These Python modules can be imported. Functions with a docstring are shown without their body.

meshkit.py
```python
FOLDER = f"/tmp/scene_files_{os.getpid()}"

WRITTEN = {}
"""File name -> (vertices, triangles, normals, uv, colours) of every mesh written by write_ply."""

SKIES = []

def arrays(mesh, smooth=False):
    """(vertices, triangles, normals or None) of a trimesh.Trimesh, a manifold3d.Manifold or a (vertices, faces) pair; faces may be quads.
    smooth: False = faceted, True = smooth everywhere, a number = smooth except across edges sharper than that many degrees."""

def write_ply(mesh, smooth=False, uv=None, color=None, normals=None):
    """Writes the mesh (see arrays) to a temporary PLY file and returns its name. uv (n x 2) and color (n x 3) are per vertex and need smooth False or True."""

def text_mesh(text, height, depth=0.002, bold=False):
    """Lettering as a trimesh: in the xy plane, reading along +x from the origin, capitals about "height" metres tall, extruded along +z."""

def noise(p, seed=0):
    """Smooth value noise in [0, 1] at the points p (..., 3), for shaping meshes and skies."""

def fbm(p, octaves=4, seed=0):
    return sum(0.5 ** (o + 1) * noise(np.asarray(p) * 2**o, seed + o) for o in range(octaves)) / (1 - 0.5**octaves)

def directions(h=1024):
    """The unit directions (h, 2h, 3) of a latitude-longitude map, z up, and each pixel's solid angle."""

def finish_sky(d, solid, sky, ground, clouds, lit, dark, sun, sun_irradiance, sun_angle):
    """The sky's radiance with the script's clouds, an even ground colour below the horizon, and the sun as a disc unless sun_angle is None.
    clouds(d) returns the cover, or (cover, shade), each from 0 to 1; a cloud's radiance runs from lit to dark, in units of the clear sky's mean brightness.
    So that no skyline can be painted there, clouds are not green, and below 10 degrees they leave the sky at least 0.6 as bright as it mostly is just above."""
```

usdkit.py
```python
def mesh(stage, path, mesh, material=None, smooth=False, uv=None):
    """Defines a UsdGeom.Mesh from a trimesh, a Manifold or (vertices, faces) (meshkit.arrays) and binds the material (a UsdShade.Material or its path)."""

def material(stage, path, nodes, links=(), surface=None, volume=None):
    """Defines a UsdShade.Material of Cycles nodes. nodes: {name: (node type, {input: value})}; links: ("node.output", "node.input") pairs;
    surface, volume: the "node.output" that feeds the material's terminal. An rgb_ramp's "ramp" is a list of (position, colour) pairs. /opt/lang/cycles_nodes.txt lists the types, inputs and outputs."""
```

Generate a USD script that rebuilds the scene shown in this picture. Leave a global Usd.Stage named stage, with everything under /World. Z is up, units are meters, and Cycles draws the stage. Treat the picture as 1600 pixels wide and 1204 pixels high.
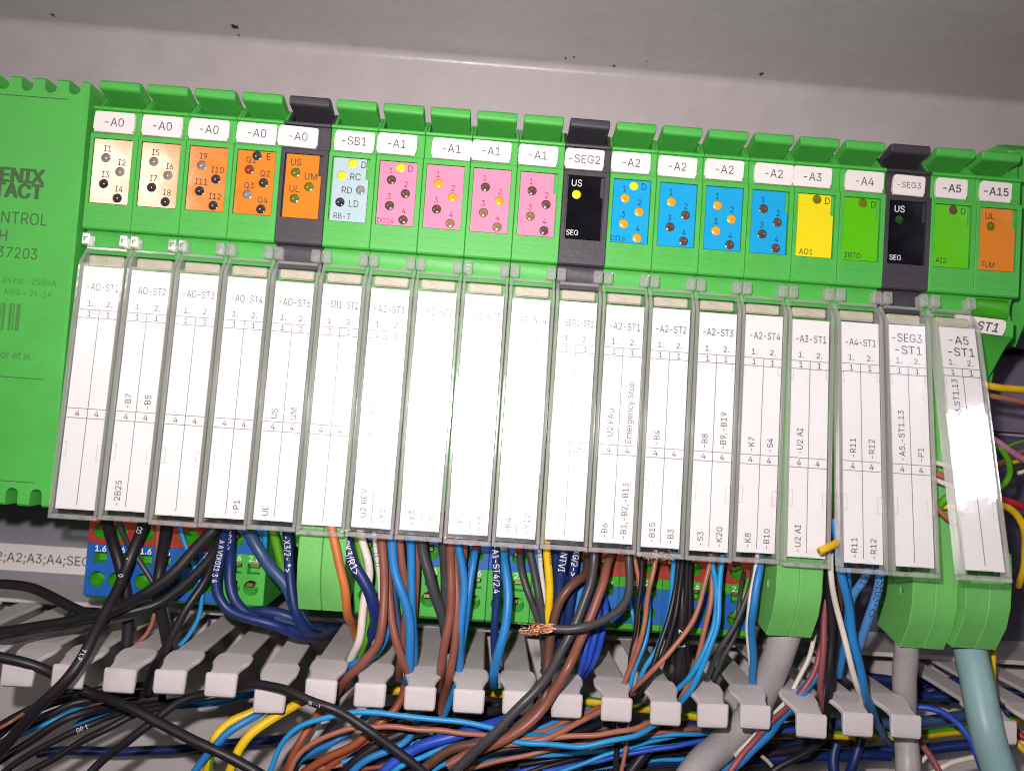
import math, random
import numpy as np, trimesh, manifold3d
import usdkit, meshkit
from pxr import Usd, UsdGeom, UsdLux, UsdShade, Gf, Sdf, Vt
from shapely.geometry import Polygon

rng = random.Random(7)
stage = Usd.Stage.CreateInMemory()
UsdGeom.SetStageUpAxis(stage, 'Z')
UsdGeom.SetStageMetersPerUnit(stage, 1.0)
UsdGeom.Xform.Define(stage, '/World')
MM = 0.001

# ------------------------------------------------------------------ camera (all lengths below are millimetres: x along the rail, y into the cabinet, z up)
EYE = np.array([-3.7477, -198.538, -64.222])
YAW, PITCH, ROLL, FPX = 0.02619, 0.04257, 0.06942, 1208.0
_cy, _sy, _cp, _sp, _cr, _sr = math.cos(YAW), math.sin(YAW), math.cos(PITCH), math.sin(PITCH), math.cos(ROLL), math.sin(ROLL)
FWD = np.array([_sy * _cp, _cy * _cp, _sp])
_r0 = np.array([_cy, -_sy, 0.0])
_u0 = np.cross(_r0, FWD)
RIGHT, UP = _cr * _r0 + _sr * _u0, -_sr * _r0 + _cr * _u0
cam = UsdGeom.Camera.Define(stage, '/World/camera')
cam.CreateHorizontalApertureAttr(6.2)
cam.CreateFocalLengthAttr(6.2 * FPX / 1600.0)
cam.CreateClippingRangeAttr(Gf.Vec2f(0.005, 50.0))
cam.CreateFStopAttr(3.4)
cam.CreateFocusDistanceAttr(0.200)
cam.CreateExposureAttr(0.0)
m = Gf.Matrix4d(1)
for i, v in enumerate((RIGHT, UP, -FWD)):
    m.SetRow(i, Gf.Vec4d(*map(float, v), 0))
m.SetRow(3, Gf.Vec4d(*map(float, EYE * MM), 1))
cam.AddTransformOp().Set(m)


def at(px, py, y):
    """The point at depth y (mm) that the photograph shows at this pixel (used to measure places off the photograph)."""
    d = (px - 800) / FPX * RIGHT - (py - 602) / FPX * UP + FWD
    return EYE + (y - EYE[1]) / d[1] * d


# ------------------------------------------------------------------ light: the phone's flash beside the lens, and two lamps of the dark room behind it
def aim(prim, pos, target):
    pos, target = np.array(pos, float), np.array(target, float)
    z = pos - target; z /= np.linalg.norm(z)
    x = np.cross([0, 0, 1.0], z); x /= np.linalg.norm(x)
    y = np.cross(z, x)
    mm = Gf.Matrix4d(1)
    for i, v in enumerate((x, y, z)):
        mm.SetRow(i, Gf.Vec4d(*map(float, v), 0))
    mm.SetRow(3, Gf.Vec4d(*map(float, pos * MM), 1))
    prim.AddTransformOp().Set(mm)


flash = UsdLux.DiskLight.Define(stage, '/World/phone_flash')
flash.CreateRadiusAttr(0.003)
FLASH = EYE + RIGHT * -12 + UP * 21
aim(flash, FLASH, FLASH + FWD * 100)
flash.CreateNormalizeAttr(True)
flash.CreateIntensityAttr(0.203)
flash.CreateColorAttr(Gf.Vec3f(1.0, 0.905, 0.92))
for nm, p, t, w, h, inten, colr in (
        ('room_lamp', (-760, -1290, 350), (-105, 0, -8), 0.24, 0.16, 1.0, (1.0, 0.90, 0.86)),
        ('room_lamp_001', (943, -1110, 537), (119, -12, -65), 0.12, 0.15, 0.60, (0.95, 0.88, 1.0))):
    L = UsdLux.RectLight.Define(stage, '/World/' + nm)
    L.CreateWidthAttr(w); L.CreateHeightAttr(h); L.CreateNormalizeAttr(True)
    L.CreateIntensityAttr(inten); L.CreateColorAttr(Gf.Vec3f(*colr))
    aim(L, p, t)

# ------------------------------------------------------------------ materials
LOOK = '/World/Looks/'


def plastic(name, col, rough=0.45, var=0.06, bump=0.02, scale=900, spec=0.5, coat=0.0, sss=0.0):
    c = np.array(col, float)
    nodes = {
        'tc': ('texture_coordinate', {}),
        'n': ('noise_texture', {'scale': scale, 'detail': 4.0}),
        'n2': ('noise_texture', {'scale': 90.0, 'detail': 5.0, 'roughness': 0.6}),
        'r': ('rgb_ramp', {'ramp': [(0.3, tuple(c * (1 - var))), (0.7, tuple(np.clip(c * (1 + var), 0, 1)))]}),
        'gr': ('rgb_ramp', {'ramp': [(0.35, (1 - var * 1.1,) * 3), (0.65, (1.0, 1.0, 1.0))]}),
        'n3': ('noise_texture', {'scale': 2600.0, 'detail': 2.0}),
        'mx': ('mix', {'mix_type': 'multiply', 'fac': 1.0}),
        'rr': ('map_range', {'from_min': 0.3, 'from_max': 0.7, 'to_min': max(0.05, rough - 0.08), 'to_max': rough + 0.08}),
        'b': ('bump', {'strength': bump * 4, 'distance': 0.0002}),
        'p': ('principled_bsdf', {'roughness': rough, 'specular_ior_level': spec, 'coat_weight': coat}),
    }
    links = [('tc.object', 'n.vector'), ('tc.object', 'n2.vector'), ('n2.fac', 'r.fac'), ('tc.object', 'n3.vector'), ('n3.fac', 'gr.fac'), ('r.color', 'mx.color1'), ('gr.color', 'mx.color2'), ('mx.color', 'p.base_color'),
             ('n2.fac', 'rr.value'), ('rr.result', 'p.roughness'), ('n.fac', 'b.height'), ('b.normal', 'p.normal')]
    return usdkit.material(stage, LOOK + name, nodes, links, surface='p.BSDF')


def clear(name, tint, rough, refl=1.0, body=0.0, bodycol=(0.8, 0.8, 0.8), wavy=0.0010):
    """clear moulded plastic: see-through, with a fresnel gloss and a little milky body"""
    nodes = {
        'tc': ('texture_coordinate', {}),
        'n': ('noise_texture', {'scale': 60.0, 'detail': 3.0}),
        'b': ('bump', {'strength': 0.35, 'distance': wavy}),
        't': ('transparent_bsdf', {'color': tint}),
        'd': ('diffuse_bsdf', {'color': bodycol}),
        'g': ('glossy_bsdf', {'roughness': rough, 'color': (refl, refl, refl)}),
        'lw': ('layer_weight', {'blend': 0.5}),
        'pw': ('math', {'math_type': 'power', 'value2': 5.0}),
        'f': ('math', {'math_type': 'multiply_add', 'value2': 0.95, 'value3': 0.045}),
        'm0': ('mix_closure', {'fac': body}),
        'm': ('mix_closure', {}),
    }
    links = [('tc.object', 'n.vector'), ('n.fac', 'b.height'), ('b.normal', 'g.normal'), ('t.BSDF', 'm0.closure1'), ('d.BSDF', 'm0.closure2'),
             ('lw.facing', 'pw.value1'), ('pw.value', 'f.value1'), ('f.value', 'm.fac'), ('m0.closure', 'm.closure1'), ('g.BSDF', 'm.closure2')]
    return usdkit.material(stage, LOOK + name, nodes, links, surface='m.closure')


def lit(name, col, e):
    return usdkit.material(stage, LOOK + name, {'p': ('principled_bsdf', {'base_color': col, 'roughness': 0.25, 'emission_color': col, 'emission_strength': e})}, [], surface='p.BSDF')


M = {}
M['green'] = plastic('green_plastic', (0.068, 0.44, 0.062), 0.5, 0.08, 0.05)
M['green_plug'] = plastic('green_plug_plastic', (0.062, 0.42, 0.05), 0.45, 0.08, 0.05)
M['shell'] = plastic('pale_green_plastic', (0.15, 0.49, 0.115), 0.55, 0.08, 0.08)
M['anthracite'] = plastic('anthracite_plastic', (0.045, 0.043, 0.052), 0.5, 0.12, 0.06)
M['black_window'] = plastic('black_window_plastic', (0.006, 0.006, 0.008), 0.2, 0.1, 0.01)
M['white_tag'] = plastic('white_tag_plastic', (0.78, 0.74, 0.71), 0.5, 0.03, 0.02)
M['paper'] = plastic('paper', (0.88, 0.86, 0.855), 0.6, 0.015, 0.01)
M['ink'] = plastic('grey_ink', (0.06, 0.06, 0.065), 0.6, 0.05, 0.0)
M['tag_ink'] = plastic('tag_ink', (0.10, 0.095, 0.095), 0.6, 0.05, 0.0)
M['dark_ink'] = plastic('dark_ink', (0.03, 0.028, 0.03), 0.6, 0.05, 0.0)
M['white_ink'] = plastic('white_ink', (0.8, 0.8, 0.8), 0.6, 0.02, 0.0)
M['green_print'] = plastic('dark_green_print', (0.055, 0.13, 0.045), 0.6, 0.1, 0.0)
M['faint_print'] = plastic('faint_green_print', (0.06, 0.24, 0.05), 0.6, 0.1, 0.0)
M['win_orange'] = plastic('orange_window', (0.68, 0.22, 0.025), 0.16, 0.03, 0.004)
M['win_pink'] = plastic('pink_window', (0.80, 0.27, 0.40), 0.22, 0.03, 0.004)
M['win_cyan'] = plastic('pale_cyan_window', (0.42, 0.56, 0.58), 0.22, 0.03, 0.004)
M['win_blue'] = plastic('blue_window', (0.015, 0.36, 0.68), 0.22, 0.03, 0.004)
M['win_yellow'] = plastic('yellow_window', (0.80, 0.68, 0.015), 0.22, 0.03, 0.004)
M['win_lime'] = plastic('lime_window', (0.10, 0.52, 0.006), 0.22, 0.03, 0.004)
M['led_off'] = plastic('brown_led_lens', (0.13, 0.075, 0.055), 0.25, 0.2, 0.0, coat=0.4)
M['led_pale'] = plastic('pale_led_lens', (0.33, 0.21, 0.10), 0.25, 0.2, 0.0, coat=0.4)
M['led_dark'] = plastic('dark_led_lens', (0.045, 0.045, 0.05), 0.16, 0.2, 0.0, coat=0.6)
M['led_grey'] = plastic('grey_led_lens', (0.30, 0.29, 0.27), 0.2, 0.2, 0.0, coat=0.6)
M['led_red'] = plastic('red_led_lens', (0.30, 0.055, 0.02), 0.25, 0.2, 0.0, coat=0.4)
M['led_olive'] = plastic('olive_led_lens', (0.17, 0.20, 0.01), 0.25, 0.2, 0.0, coat=0.4)
M['led_green'] = plastic('green_led_lens', (0.02, 0.10, 0.02), 0.25, 0.2, 0.0, coat=0.4)
M['led_orange'] = lit('lit_orange_led', (0.95, 0.31, 0.015), 0.16)
M['led_yellow'] = lit('lit_yellow_led', (0.70, 0.66, 0.008), 0.10)
M['clear'] = clear('clear_front', (0.975, 0.98, 0.975), 0.28, 1.0)
M['clear_loose'] = clear('clear_loose_front', (0.975, 0.98, 0.975), 0.06, 1.0, wavy=0.0003)
M['rim'] = clear('clear_rim', (0.93, 0.945, 0.93), 0.12, 1.0, 0.26, (0.72, 0.70, 0.68))
M['clip'] = clear('clear_clip', (0.95, 0.955, 0.95), 0.12, 1.0, 0.04)
M['cream'] = plastic('cream_strip', (0.62, 0.58, 0.44), 0.45, 0.25, 0.1)
M['red_p'] = plastic('red_plastic', (0.33, 0.03, 0.02), 0.45, 0.1, 0.04)
M['blue_p'] = plastic('blue_plastic', (0.008, 0.11, 0.42), 0.45, 0.1, 0.04)
M['hole_green'] = plastic('bright_green_plastic', (0.05, 0.36, 0.012), 0.4, 0.12, 0.05)
M['duct'] = plastic('grey_duct_plastic', (0.58, 0.54, 0.53), 0.42, 0.05, 0.08)
M['panel'] = plastic('grey_panel_paint', (0.60, 0.545, 0.55), 0.30, 0.05, 0.10, scale=1500)
M['plate'] = plastic('zinc_plate', (0.27, 0.27, 0.31), 0.45, 0.08, 0.06)
M['dark_plate'] = plastic('dark_plate', (0.085, 0.075, 0.12), 0.42, 0.15, 0.06)
M['rail'] = plastic('rail_steel', (0.19, 0.155, 0.235), 0.38, 0.12, 0.04)
M['dirt'] = plastic('dirt', (0.03, 0.022, 0.02), 0.8, 0.3, 0.1)
M['brass'] = usdkit.material(stage, LOOK + 'brass', {'p': ('principled_bsdf', {'base_color': (0.55, 0.38, 0.18), 'metallic': 1.0, 'roughness': 0.4})}, [], surface='p.BSDF')
M['copper'] = usdkit.material(stage, LOOK + 'copper', {'p': ('principled_bsdf', {'base_color': (0.78, 0.40, 0.24), 'metallic': 1.0, 'roughness': 0.42})}, [], surface='p.BSDF')
WC = dict(black=(0.016, 0.014, 0.017), grey_black=(0.05, 0.05, 0.053), blue=(0.022, 0.20, 0.50), light_blue=(0.02, 0.29, 0.62), brown=(0.24, 0.085, 0.055),
          dark_brown=(0.12, 0.05, 0.032), rust=(0.30, 0.075, 0.03), orange=(0.55, 0.17, 0.045), copper_brown=(0.38, 0.14, 0.085), navy=(0.011, 0.027, 0.125), slate=(0.035, 0.075, 0.17),
          royal=(0.02, 0.075, 0.47), white=(0.72, 0.66, 0.56), yellow=(0.78, 0.50, 0.008), leaf=(0.09, 0.33, 0.012), mauve=(0.28, 0.075, 0.085),
          grey=(0.40, 0.37, 0.37), teal=(0.25, 0.415, 0.425), red=(0.45, 0.02, 0.03), pink=(0.65, 0.27, 0.38), label_blue=(0.08, 0.27, 0.60), pale=(0.55, 0.56, 0.5))
for k, v in WC.items():
    M['w_' + k] = plastic(k + '_insulation', v, 0.42 if k != 'black' else 0.45, 0.12, 0.05, scale=500, spec=0.4)

# ------------------------------------------------------------------ object helpers
used = {}


def numbered(parent, name):
    n = used.get((parent, name), 0)
    used[(parent, name)] = n + 1
    return name if n == 0 else f'{name}_{n:03d}'


def props(prim, label=None, cat=None, group=None, kind=None):
    for k, v in (('label', label), ('category', cat), ('group', group), ('kind', kind)):
        if v:
            prim.SetCustomDataByKey(k, v)


class Thing:
    def __init__(s, name, label=None, cat=None, group=None, loc=(0, 0, 0), rotx=0.0, roty=0.0, kind=None, rotz=0.0):
        s.path = '/World/' + numbered('', name)
        s.loc, s.mesh = np.array(loc, float), None
        x = UsdGeom.Xform.Define(stage, s.path)
        x.AddTranslateOp().Set(Gf.Vec3d(*(s.loc * MM)))
        s.local = bool(rotx or roty)
        if rotz:
            x.AddRotateZOp().Set(rotz)
        if rotx:
            x.AddRotateXOp().Set(rotx)
        if roty:
            x.AddRotateYOp().Set(roty)
        props(x.GetPrim(), label, cat, group, kind)

    def part(s, name, mesh, mat, parent=None, smooth=30, label=None, local=False):
        """mesh in world millimetres, or in the thing's own frame when local"""
        base = parent or s.path
        p = base + '/' + numbered(base, name)
        v, f, n = meshkit.arrays(mesh, smooth)
        if not (local or s.local):
            v = v - s.loc
        put(p, v * MM, f, n, mat, label)
        return p


def put(path, v, f, n, mat, label=None):
    g = UsdGeom.Mesh.Define(stage, path)
    g.CreatePointsAttr(Vt.Vec3fArray.FromNumpy(v.astype(np.float32)))
    g.CreateFaceVertexCountsAttr(Vt.IntArray.FromNumpy(np.full(len(f), 3, np.int32)))
    g.CreateFaceVertexIndicesAttr(Vt.IntArray.FromNumpy(np.ascontiguousarray(f, np.int32).ravel()))
    g.CreateSubdivisionSchemeAttr('none')
    if n is not None:
        g.CreateNormalsAttr(Vt.Vec3fArray.FromNumpy(n.astype(np.float32)))
        g.SetNormalsInterpolation('vertex')
    UsdShade.MaterialBindingAPI.Apply(g.GetPrim()).Bind(M[mat])
    if label:
        g.GetPrim().SetCustomDataByKey('label', label)
    return g


def single(name, mesh, mat, label=None, cat=None, group=None, kind=None, smooth=30):
    v, f, n = meshkit.arrays(mesh, smooth)
    g = put('/World/' + numbered('', name), v * MM, f, n, mat)
    props(g.GetPrim(), label, cat, group, kind)


def cat_(*ms):
    return trimesh.util.concatenate([x for x in ms if x is not None])


def box(x0, x1, y0, y1, z0, z1, c=0.15):
    c = min(c, (x1 - x0) * .45, (y1 - y0) * .45, (z1 - z0) * .45)
    pts = []
    for i in (0, 1):
        for j in (0, 1):
            for k in (0, 1):
                X, Y, Z = (x0, x1)[i], (y0, y1)[j], (z0, z1)[k]
                sx, sy, sz = (c, -c)[i], (c, -c)[j], (c, -c)[k]
                pts += [(X, Y + sy, Z + sz), (X + sx, Y, Z + sz), (X + sx, Y + sy, Z)]
    return trimesh.convex.convex_hull(np.array(pts))


def prism(poly, x0, x1, c=0.2):
    """closed (y, z) outline drawn out along x, its two ends chamfered"""
    P = np.array(poly, float)
    a = 0.5 * np.sum(P[:, 0] * np.roll(P[:, 1], -1) - np.roll(P[:, 0], -1) * P[:, 1])
    if a < 0:
        P = P[::-1]
    e = np.roll(P, -1, 0) - P
    n = np.stack([e[:, 1], -e[:, 0]], 1) / np.linalg.norm(e, axis=1)[:, None]
    n0 = np.roll(n, 1, 0)
    k = (n + n0) / np.maximum(1 + (n * n0).sum(1), 0.35)[:, None]
    Q = P - c * k
    N = len(P)
    layers = [(x0, Q), (x0 + c, P), (x1 - c, P), (x1, Q)]
    V = np.vstack([np.column_stack([np.full(N, x), L]) for x, L in layers])
    F = []
    for l in range(3):
        for i in range(N):
            j = (i + 1) % N
            a0, a1, b0, b1 = l * N + i, l * N + j, (l + 1) * N + i, (l + 1) * N + j
            F += [(a0, b0, b1), (a0, b1, a1)]
    v2, f2 = trimesh.creation.triangulate_polygon(Polygon(Q), engine='earcut')
    v2 = np.asarray(v2)[:, :2]
    idx = np.array([int(np.argmin(((Q - q) ** 2).sum(1))) for q in v2])
    F += [tuple(idx[t]) for t in np.asarray(f2)] + [tuple(idx[t][::-1] + 3 * N) for t in np.asarray(f2)]
    t = trimesh.Trimesh(V, np.array(F), process=False)
    trimesh.repair.fix_normals(t)
    return t


def man(t):
    return manifold3d.Manifold(manifold3d.Mesh(np.ascontiguousarray(t.vertices, np.float32), np.ascontiguousarray(t.faces, np.uint32)))


def cut(t, *tools):
    a = man(t)
    for b in tools:
        a = a - man(b)
    mm = a.to_mesh()
    return trimesh.Trimesh(mm.vert_properties[:, :3], mm.tri_verts, process=False)


def plan(poly, y0, y1):
    """closed (x, z) outline given thickness from y0 to y1"""
    g = poly if isinstance(poly, Polygon) else Polygon(poly)
    t = trimesh.creation.extrude_polygon(g, y1 - y0, engine='earcut')
    v = t.vertices.copy()
    t.vertices = np.column_stack([v[:, 0], y0 + v[:, 2], v[:, 1]])
    trimesh.repair.fix_normals(t)
    return t


def disc(x, z, y0, y1, r, n=24, dome=0.0):
    """round lens seen from the front, its front face at y0"""
    prof = [(0, y1), (r, y1), (r, y0 + .12), (r - .12, y0)]
    prof += [(r * .5, y0 - dome * .75), (0, y0 - dome)]
    rr = np.array(prof)
    t = trimesh.creation.revolve(np.column_stack([rr[:, 0], -rr[:, 1]]), sections=n)
    v = t.vertices.copy()
    t.vertices = np.column_stack([x + v[:, 0], -v[:, 2], z + v[:, 1]])
    trimesh.repair.fix_normals(t)
    return t


_txt = {}


def text2(s, h, bold=False, sx=1.0):
    """lettering in the plane, centred on its own middle: (vertices (right, up, out), faces, width)"""
    k = (s, h, bold, sx)
    if k not in _txt:
        t = meshkit.text_mesh(s, h, 0.03, bold)
        v = t.vertices.copy()
        v[:, 0] *= sx
        w = v[:, 0].max() + v[:, 0].min()
        v[:, 0] -= w / 2
        v[:, 1] -= h / 2
        _txt[k] = (v, t.faces, w)
    return _txt[k]


def text(s, h, x, y, z, bold=False, sx=1.0, up=False, left=False, right=False, rot=0.0):
    """lettering on a plane facing -y, centred at (x, z); up: reading upwards"""
    v, f, w = text2(s, h, bold, sx)
    v = v.copy()
    if left:
        v[:, 0] += w / 2
    if right:
        v[:, 0] -= w / 2
    if up:
        v = np.column_stack([-v[:, 1], v[:, 0], v[:, 2]])
    if rot:
        c_, s_ = math.cos(rot), math.sin(rot)
        v = np.column_stack([c_ * v[:, 0] - s_ * v[:, 1], s_ * v[:, 0] + c_ * v[:, 1], v[:, 2]])
    V = np.column_stack([x + v[:, 0], y - v[:, 2], z + v[:, 1]])
    return trimesh.Trimesh(V, f, process=False)


# ------------------------------------------------------------------ setting: painted sheet of the cabinet (back and folded top) with its zinc mounting plate
BACK = 70.0
prof = [(BACK, -330.0)] + [(BACK, 56.0)]
R = 3.0
for a in np.linspace(0, 90, 9)[0:]:
    prof.append((BACK - R + R * math.cos(math.radians(a)), 58.5 + R * math.sin(math.radians(a))))
prof += [(20.0, 61.8), (-140.0, 62.5)]
outer = [(-140.0, 64.0), (20.0, 63.3), (BACK + 1.5, 63.2), (BACK + 1.5, -330.0)]
panel = Thing('back_panel', kind='structure')
panel.part('painted_sheet', prism(prof + outer, -420, 420, 0.05), 'panel', smooth=40)
plate = Thing('mounting_plate', kind='structure')
plate.part('zinc_sheet', box(-400, 400, 68.2, 69.6, -320, -90, 0.3), 'plate')


plate.part('dark_cover_plate', box(87.5, 400, 66.6, 68.1, -128.5, -58.2, 0.3), 'dark_plate')


def blob(cx, cz, r, y0, y1, seed, sx=1.0):
    q = random.Random(seed)
    n = 11
    return plan([(cx + sx * r * (0.5 + 0.8 * q.random()) * math.cos(2 * math.pi * i / n), cz + r * (0.4 + 0.8 * q.random()) * math.sin(2 * math.pi * i / n)) for i in range(n)], y0, y1)


# specks of dirt stuck to the folded top, just in front of the crease
def ceil_pt(px, py):
    d = (px - 800) / FPX * RIGHT - (py - 602) / FPX * UP + FWD
    t = (61.75 - EYE[2]) / d[2]
    return EYE + t * d


for i, (px, py, r, sx) in enumerate(((83, 23, .8, 1), (368, 41, 1.1, 1.8), (373, 54, .6, 1), (884, 90, .8, .6), (897, 88, .5, 1), (960, 102, .6, 1.6), (1010, 95, .4, 1), (1190, 115, .9, 1.2), (1569, 156, .6, 1))):
    r *= .72
    p = ceil_pt(px, py)
    b = blob(0, 0, r, -0.06, 0.0, 50 + i, sx)
    v = b.vertices
    zc = 61.8 + (20.0 - p[1]) / 160 * .7 if p[1] < 20 else 61.5 + .3 * (67 - p[1]) / 47
    b.vertices = np.column_stack([p[0] + v[:, 0], p[1] + v[:, 2] * 2.2, zc + v[:, 1] - 0.05])
    panel.part('dirt_speck', b, 'dirt', smooth=False)

# ------------------------------------------------------------------ rail behind the modules
rail = Thing('mounting_rail', 'grey purplish steel rail with folded edges behind the green modules', 'rail', loc=(0, 62, -39))
hat = [(62.2, -22.0), (62.2, -27.0), (67.0, -27.0), (67.0, -52.0), (62.2, -52.0), (62.2, -57.0), (61.2, -57.0), (61.2, -51.0), (66.0, -51.0), (66.0, -28.0), (61.2, -28.0), (61.2, -22.0)]
rail.part('rail_profile', prism([(y + 1.0, z) for y, z in hat], -300, 300, 0.05), 'rail')

# ------------------------------------------------------------------ controller at the left
ctl = Thing('controller', 'large green controller housing with notched edges and grey printed lettering', 'controller', loc=(-150, 70, -94.5))
body = box(-230, -112.3, 0, 67, -94.6, 14.6, 0.5)
cuts = []
for i in range(10):
    x = -115.95 - 6.0 * i
    for zc, zz in ((12.3, 20), (-91.7, -100)):
        cuts.append(disc(x, zc, -2, 14, 1.5, 20))
        cuts.append(box(x - 1.49, x + 1.49, -2.5, 13.5, min(zc, zz), max(zc, zz), 0.01))
body = cut(body, *cuts)
ctl.part('housing', body, 'green')
for i in range(10):
    x = -115.95 - 6.0 * i
    for zc in (12.4, -91.6):
        ctl.part('vent_slit', plan([(x - .25, zc - 1.5), (x + .35, zc - 1.5), (x + .55, zc + .9), (x - .15, zc + .9)], 12.9, 13.45), 'dark_ink', smooth=False)
Yt = -0.02
for s_, h, x, z, kind in (('NTROL', 3.0, -119.4, -22.1, 'f'), ('H', 2.9, -129.0, -26.8, 'f'), ('237203', 2.75, -121.0, -31.0, 'f'), ('24Vdc   250mA', 1.55, -115.7, -38.0, 'x'), ('AWG = 26-14', 1.5, -116.8, -41.0, 'x'), ('tor et al.', 2.0, -119.9, -56.9, 'x')):
    ctl.part('lettering', text(s_, h, x, Yt, z, right=True, sx=.86), 'green_print' if kind != 'x' else 'faint_print', smooth=False)
for s_, z in (('OENIX', -11.2), ('NTACT', -15.1)):
    ts_ = [text(s_, 3.55, -121.2 + .2 * (i_ - 1), Yt - .004 * i_, z + .09 * (i_ % 2), bold=True, sx=.94, right=True) for i_ in range(3)]
    ctl.part('logo_lettering', cat_(*ts_), 'green_print', smooth=False)
xb = -133.0
for w, g in ((.5, .5), (1.0, .4), (.3, .6), (.9, .5), (.4, .3), (.9, 1.2), (.9, .35), (.5, .5), (1.3, .0)):
    ctl.part('barcode_bar', box(xb, xb + w * .8, Yt - .02, .02, -50.8, -43.9, 0.005), 'faint_print', smooth=False)
    xb += w * .8 + g * .8
for z0, x1 in ((9.4, -117.3), (-62.6, -116.4), (-88.6, -116.6)):
    ctl.part('printed_line', box(-229, x1, Yt - .02, .02, z0 - .12, z0 + .12, 0.005), 'green_print', smooth=False)

# ------------------------------------------------------------------ the twenty modules
PITCHMM = 12.2
X0 = -110.9


def xl(k):
    return X0 + PITCHMM * (k - 1)


def u_window(k):
    return xl(k) + 1.1


WIN_W, WIN_H = 9.65, 16.6
DOT4 = {1: (.33, .29), 2: (.73, .49), 3: (.33, .695), 4: (.72, .905)}


def four(states, pre=('1', '2', '3', '4'), d=None, extra=(), ink='ink'):
    leds = [(DOT4[i][0], DOT4[i][1], st) for i, st in zip((1, 2, 3, 4), states)]
    txt = [(pre[i - 1], DOT4[i][0] + (.03 if len(pre[i - 1]) > 1 else -.03 if i in (1, 3) else .0), DOT4[i][1] - .145, 1.55) for i in (1, 2, 3, 4)]
    if d:
        leds.append((.55, .085, d)); txt.append(('D', .82, .09, 1.75))
    return leds, txt + list(extra)


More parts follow.
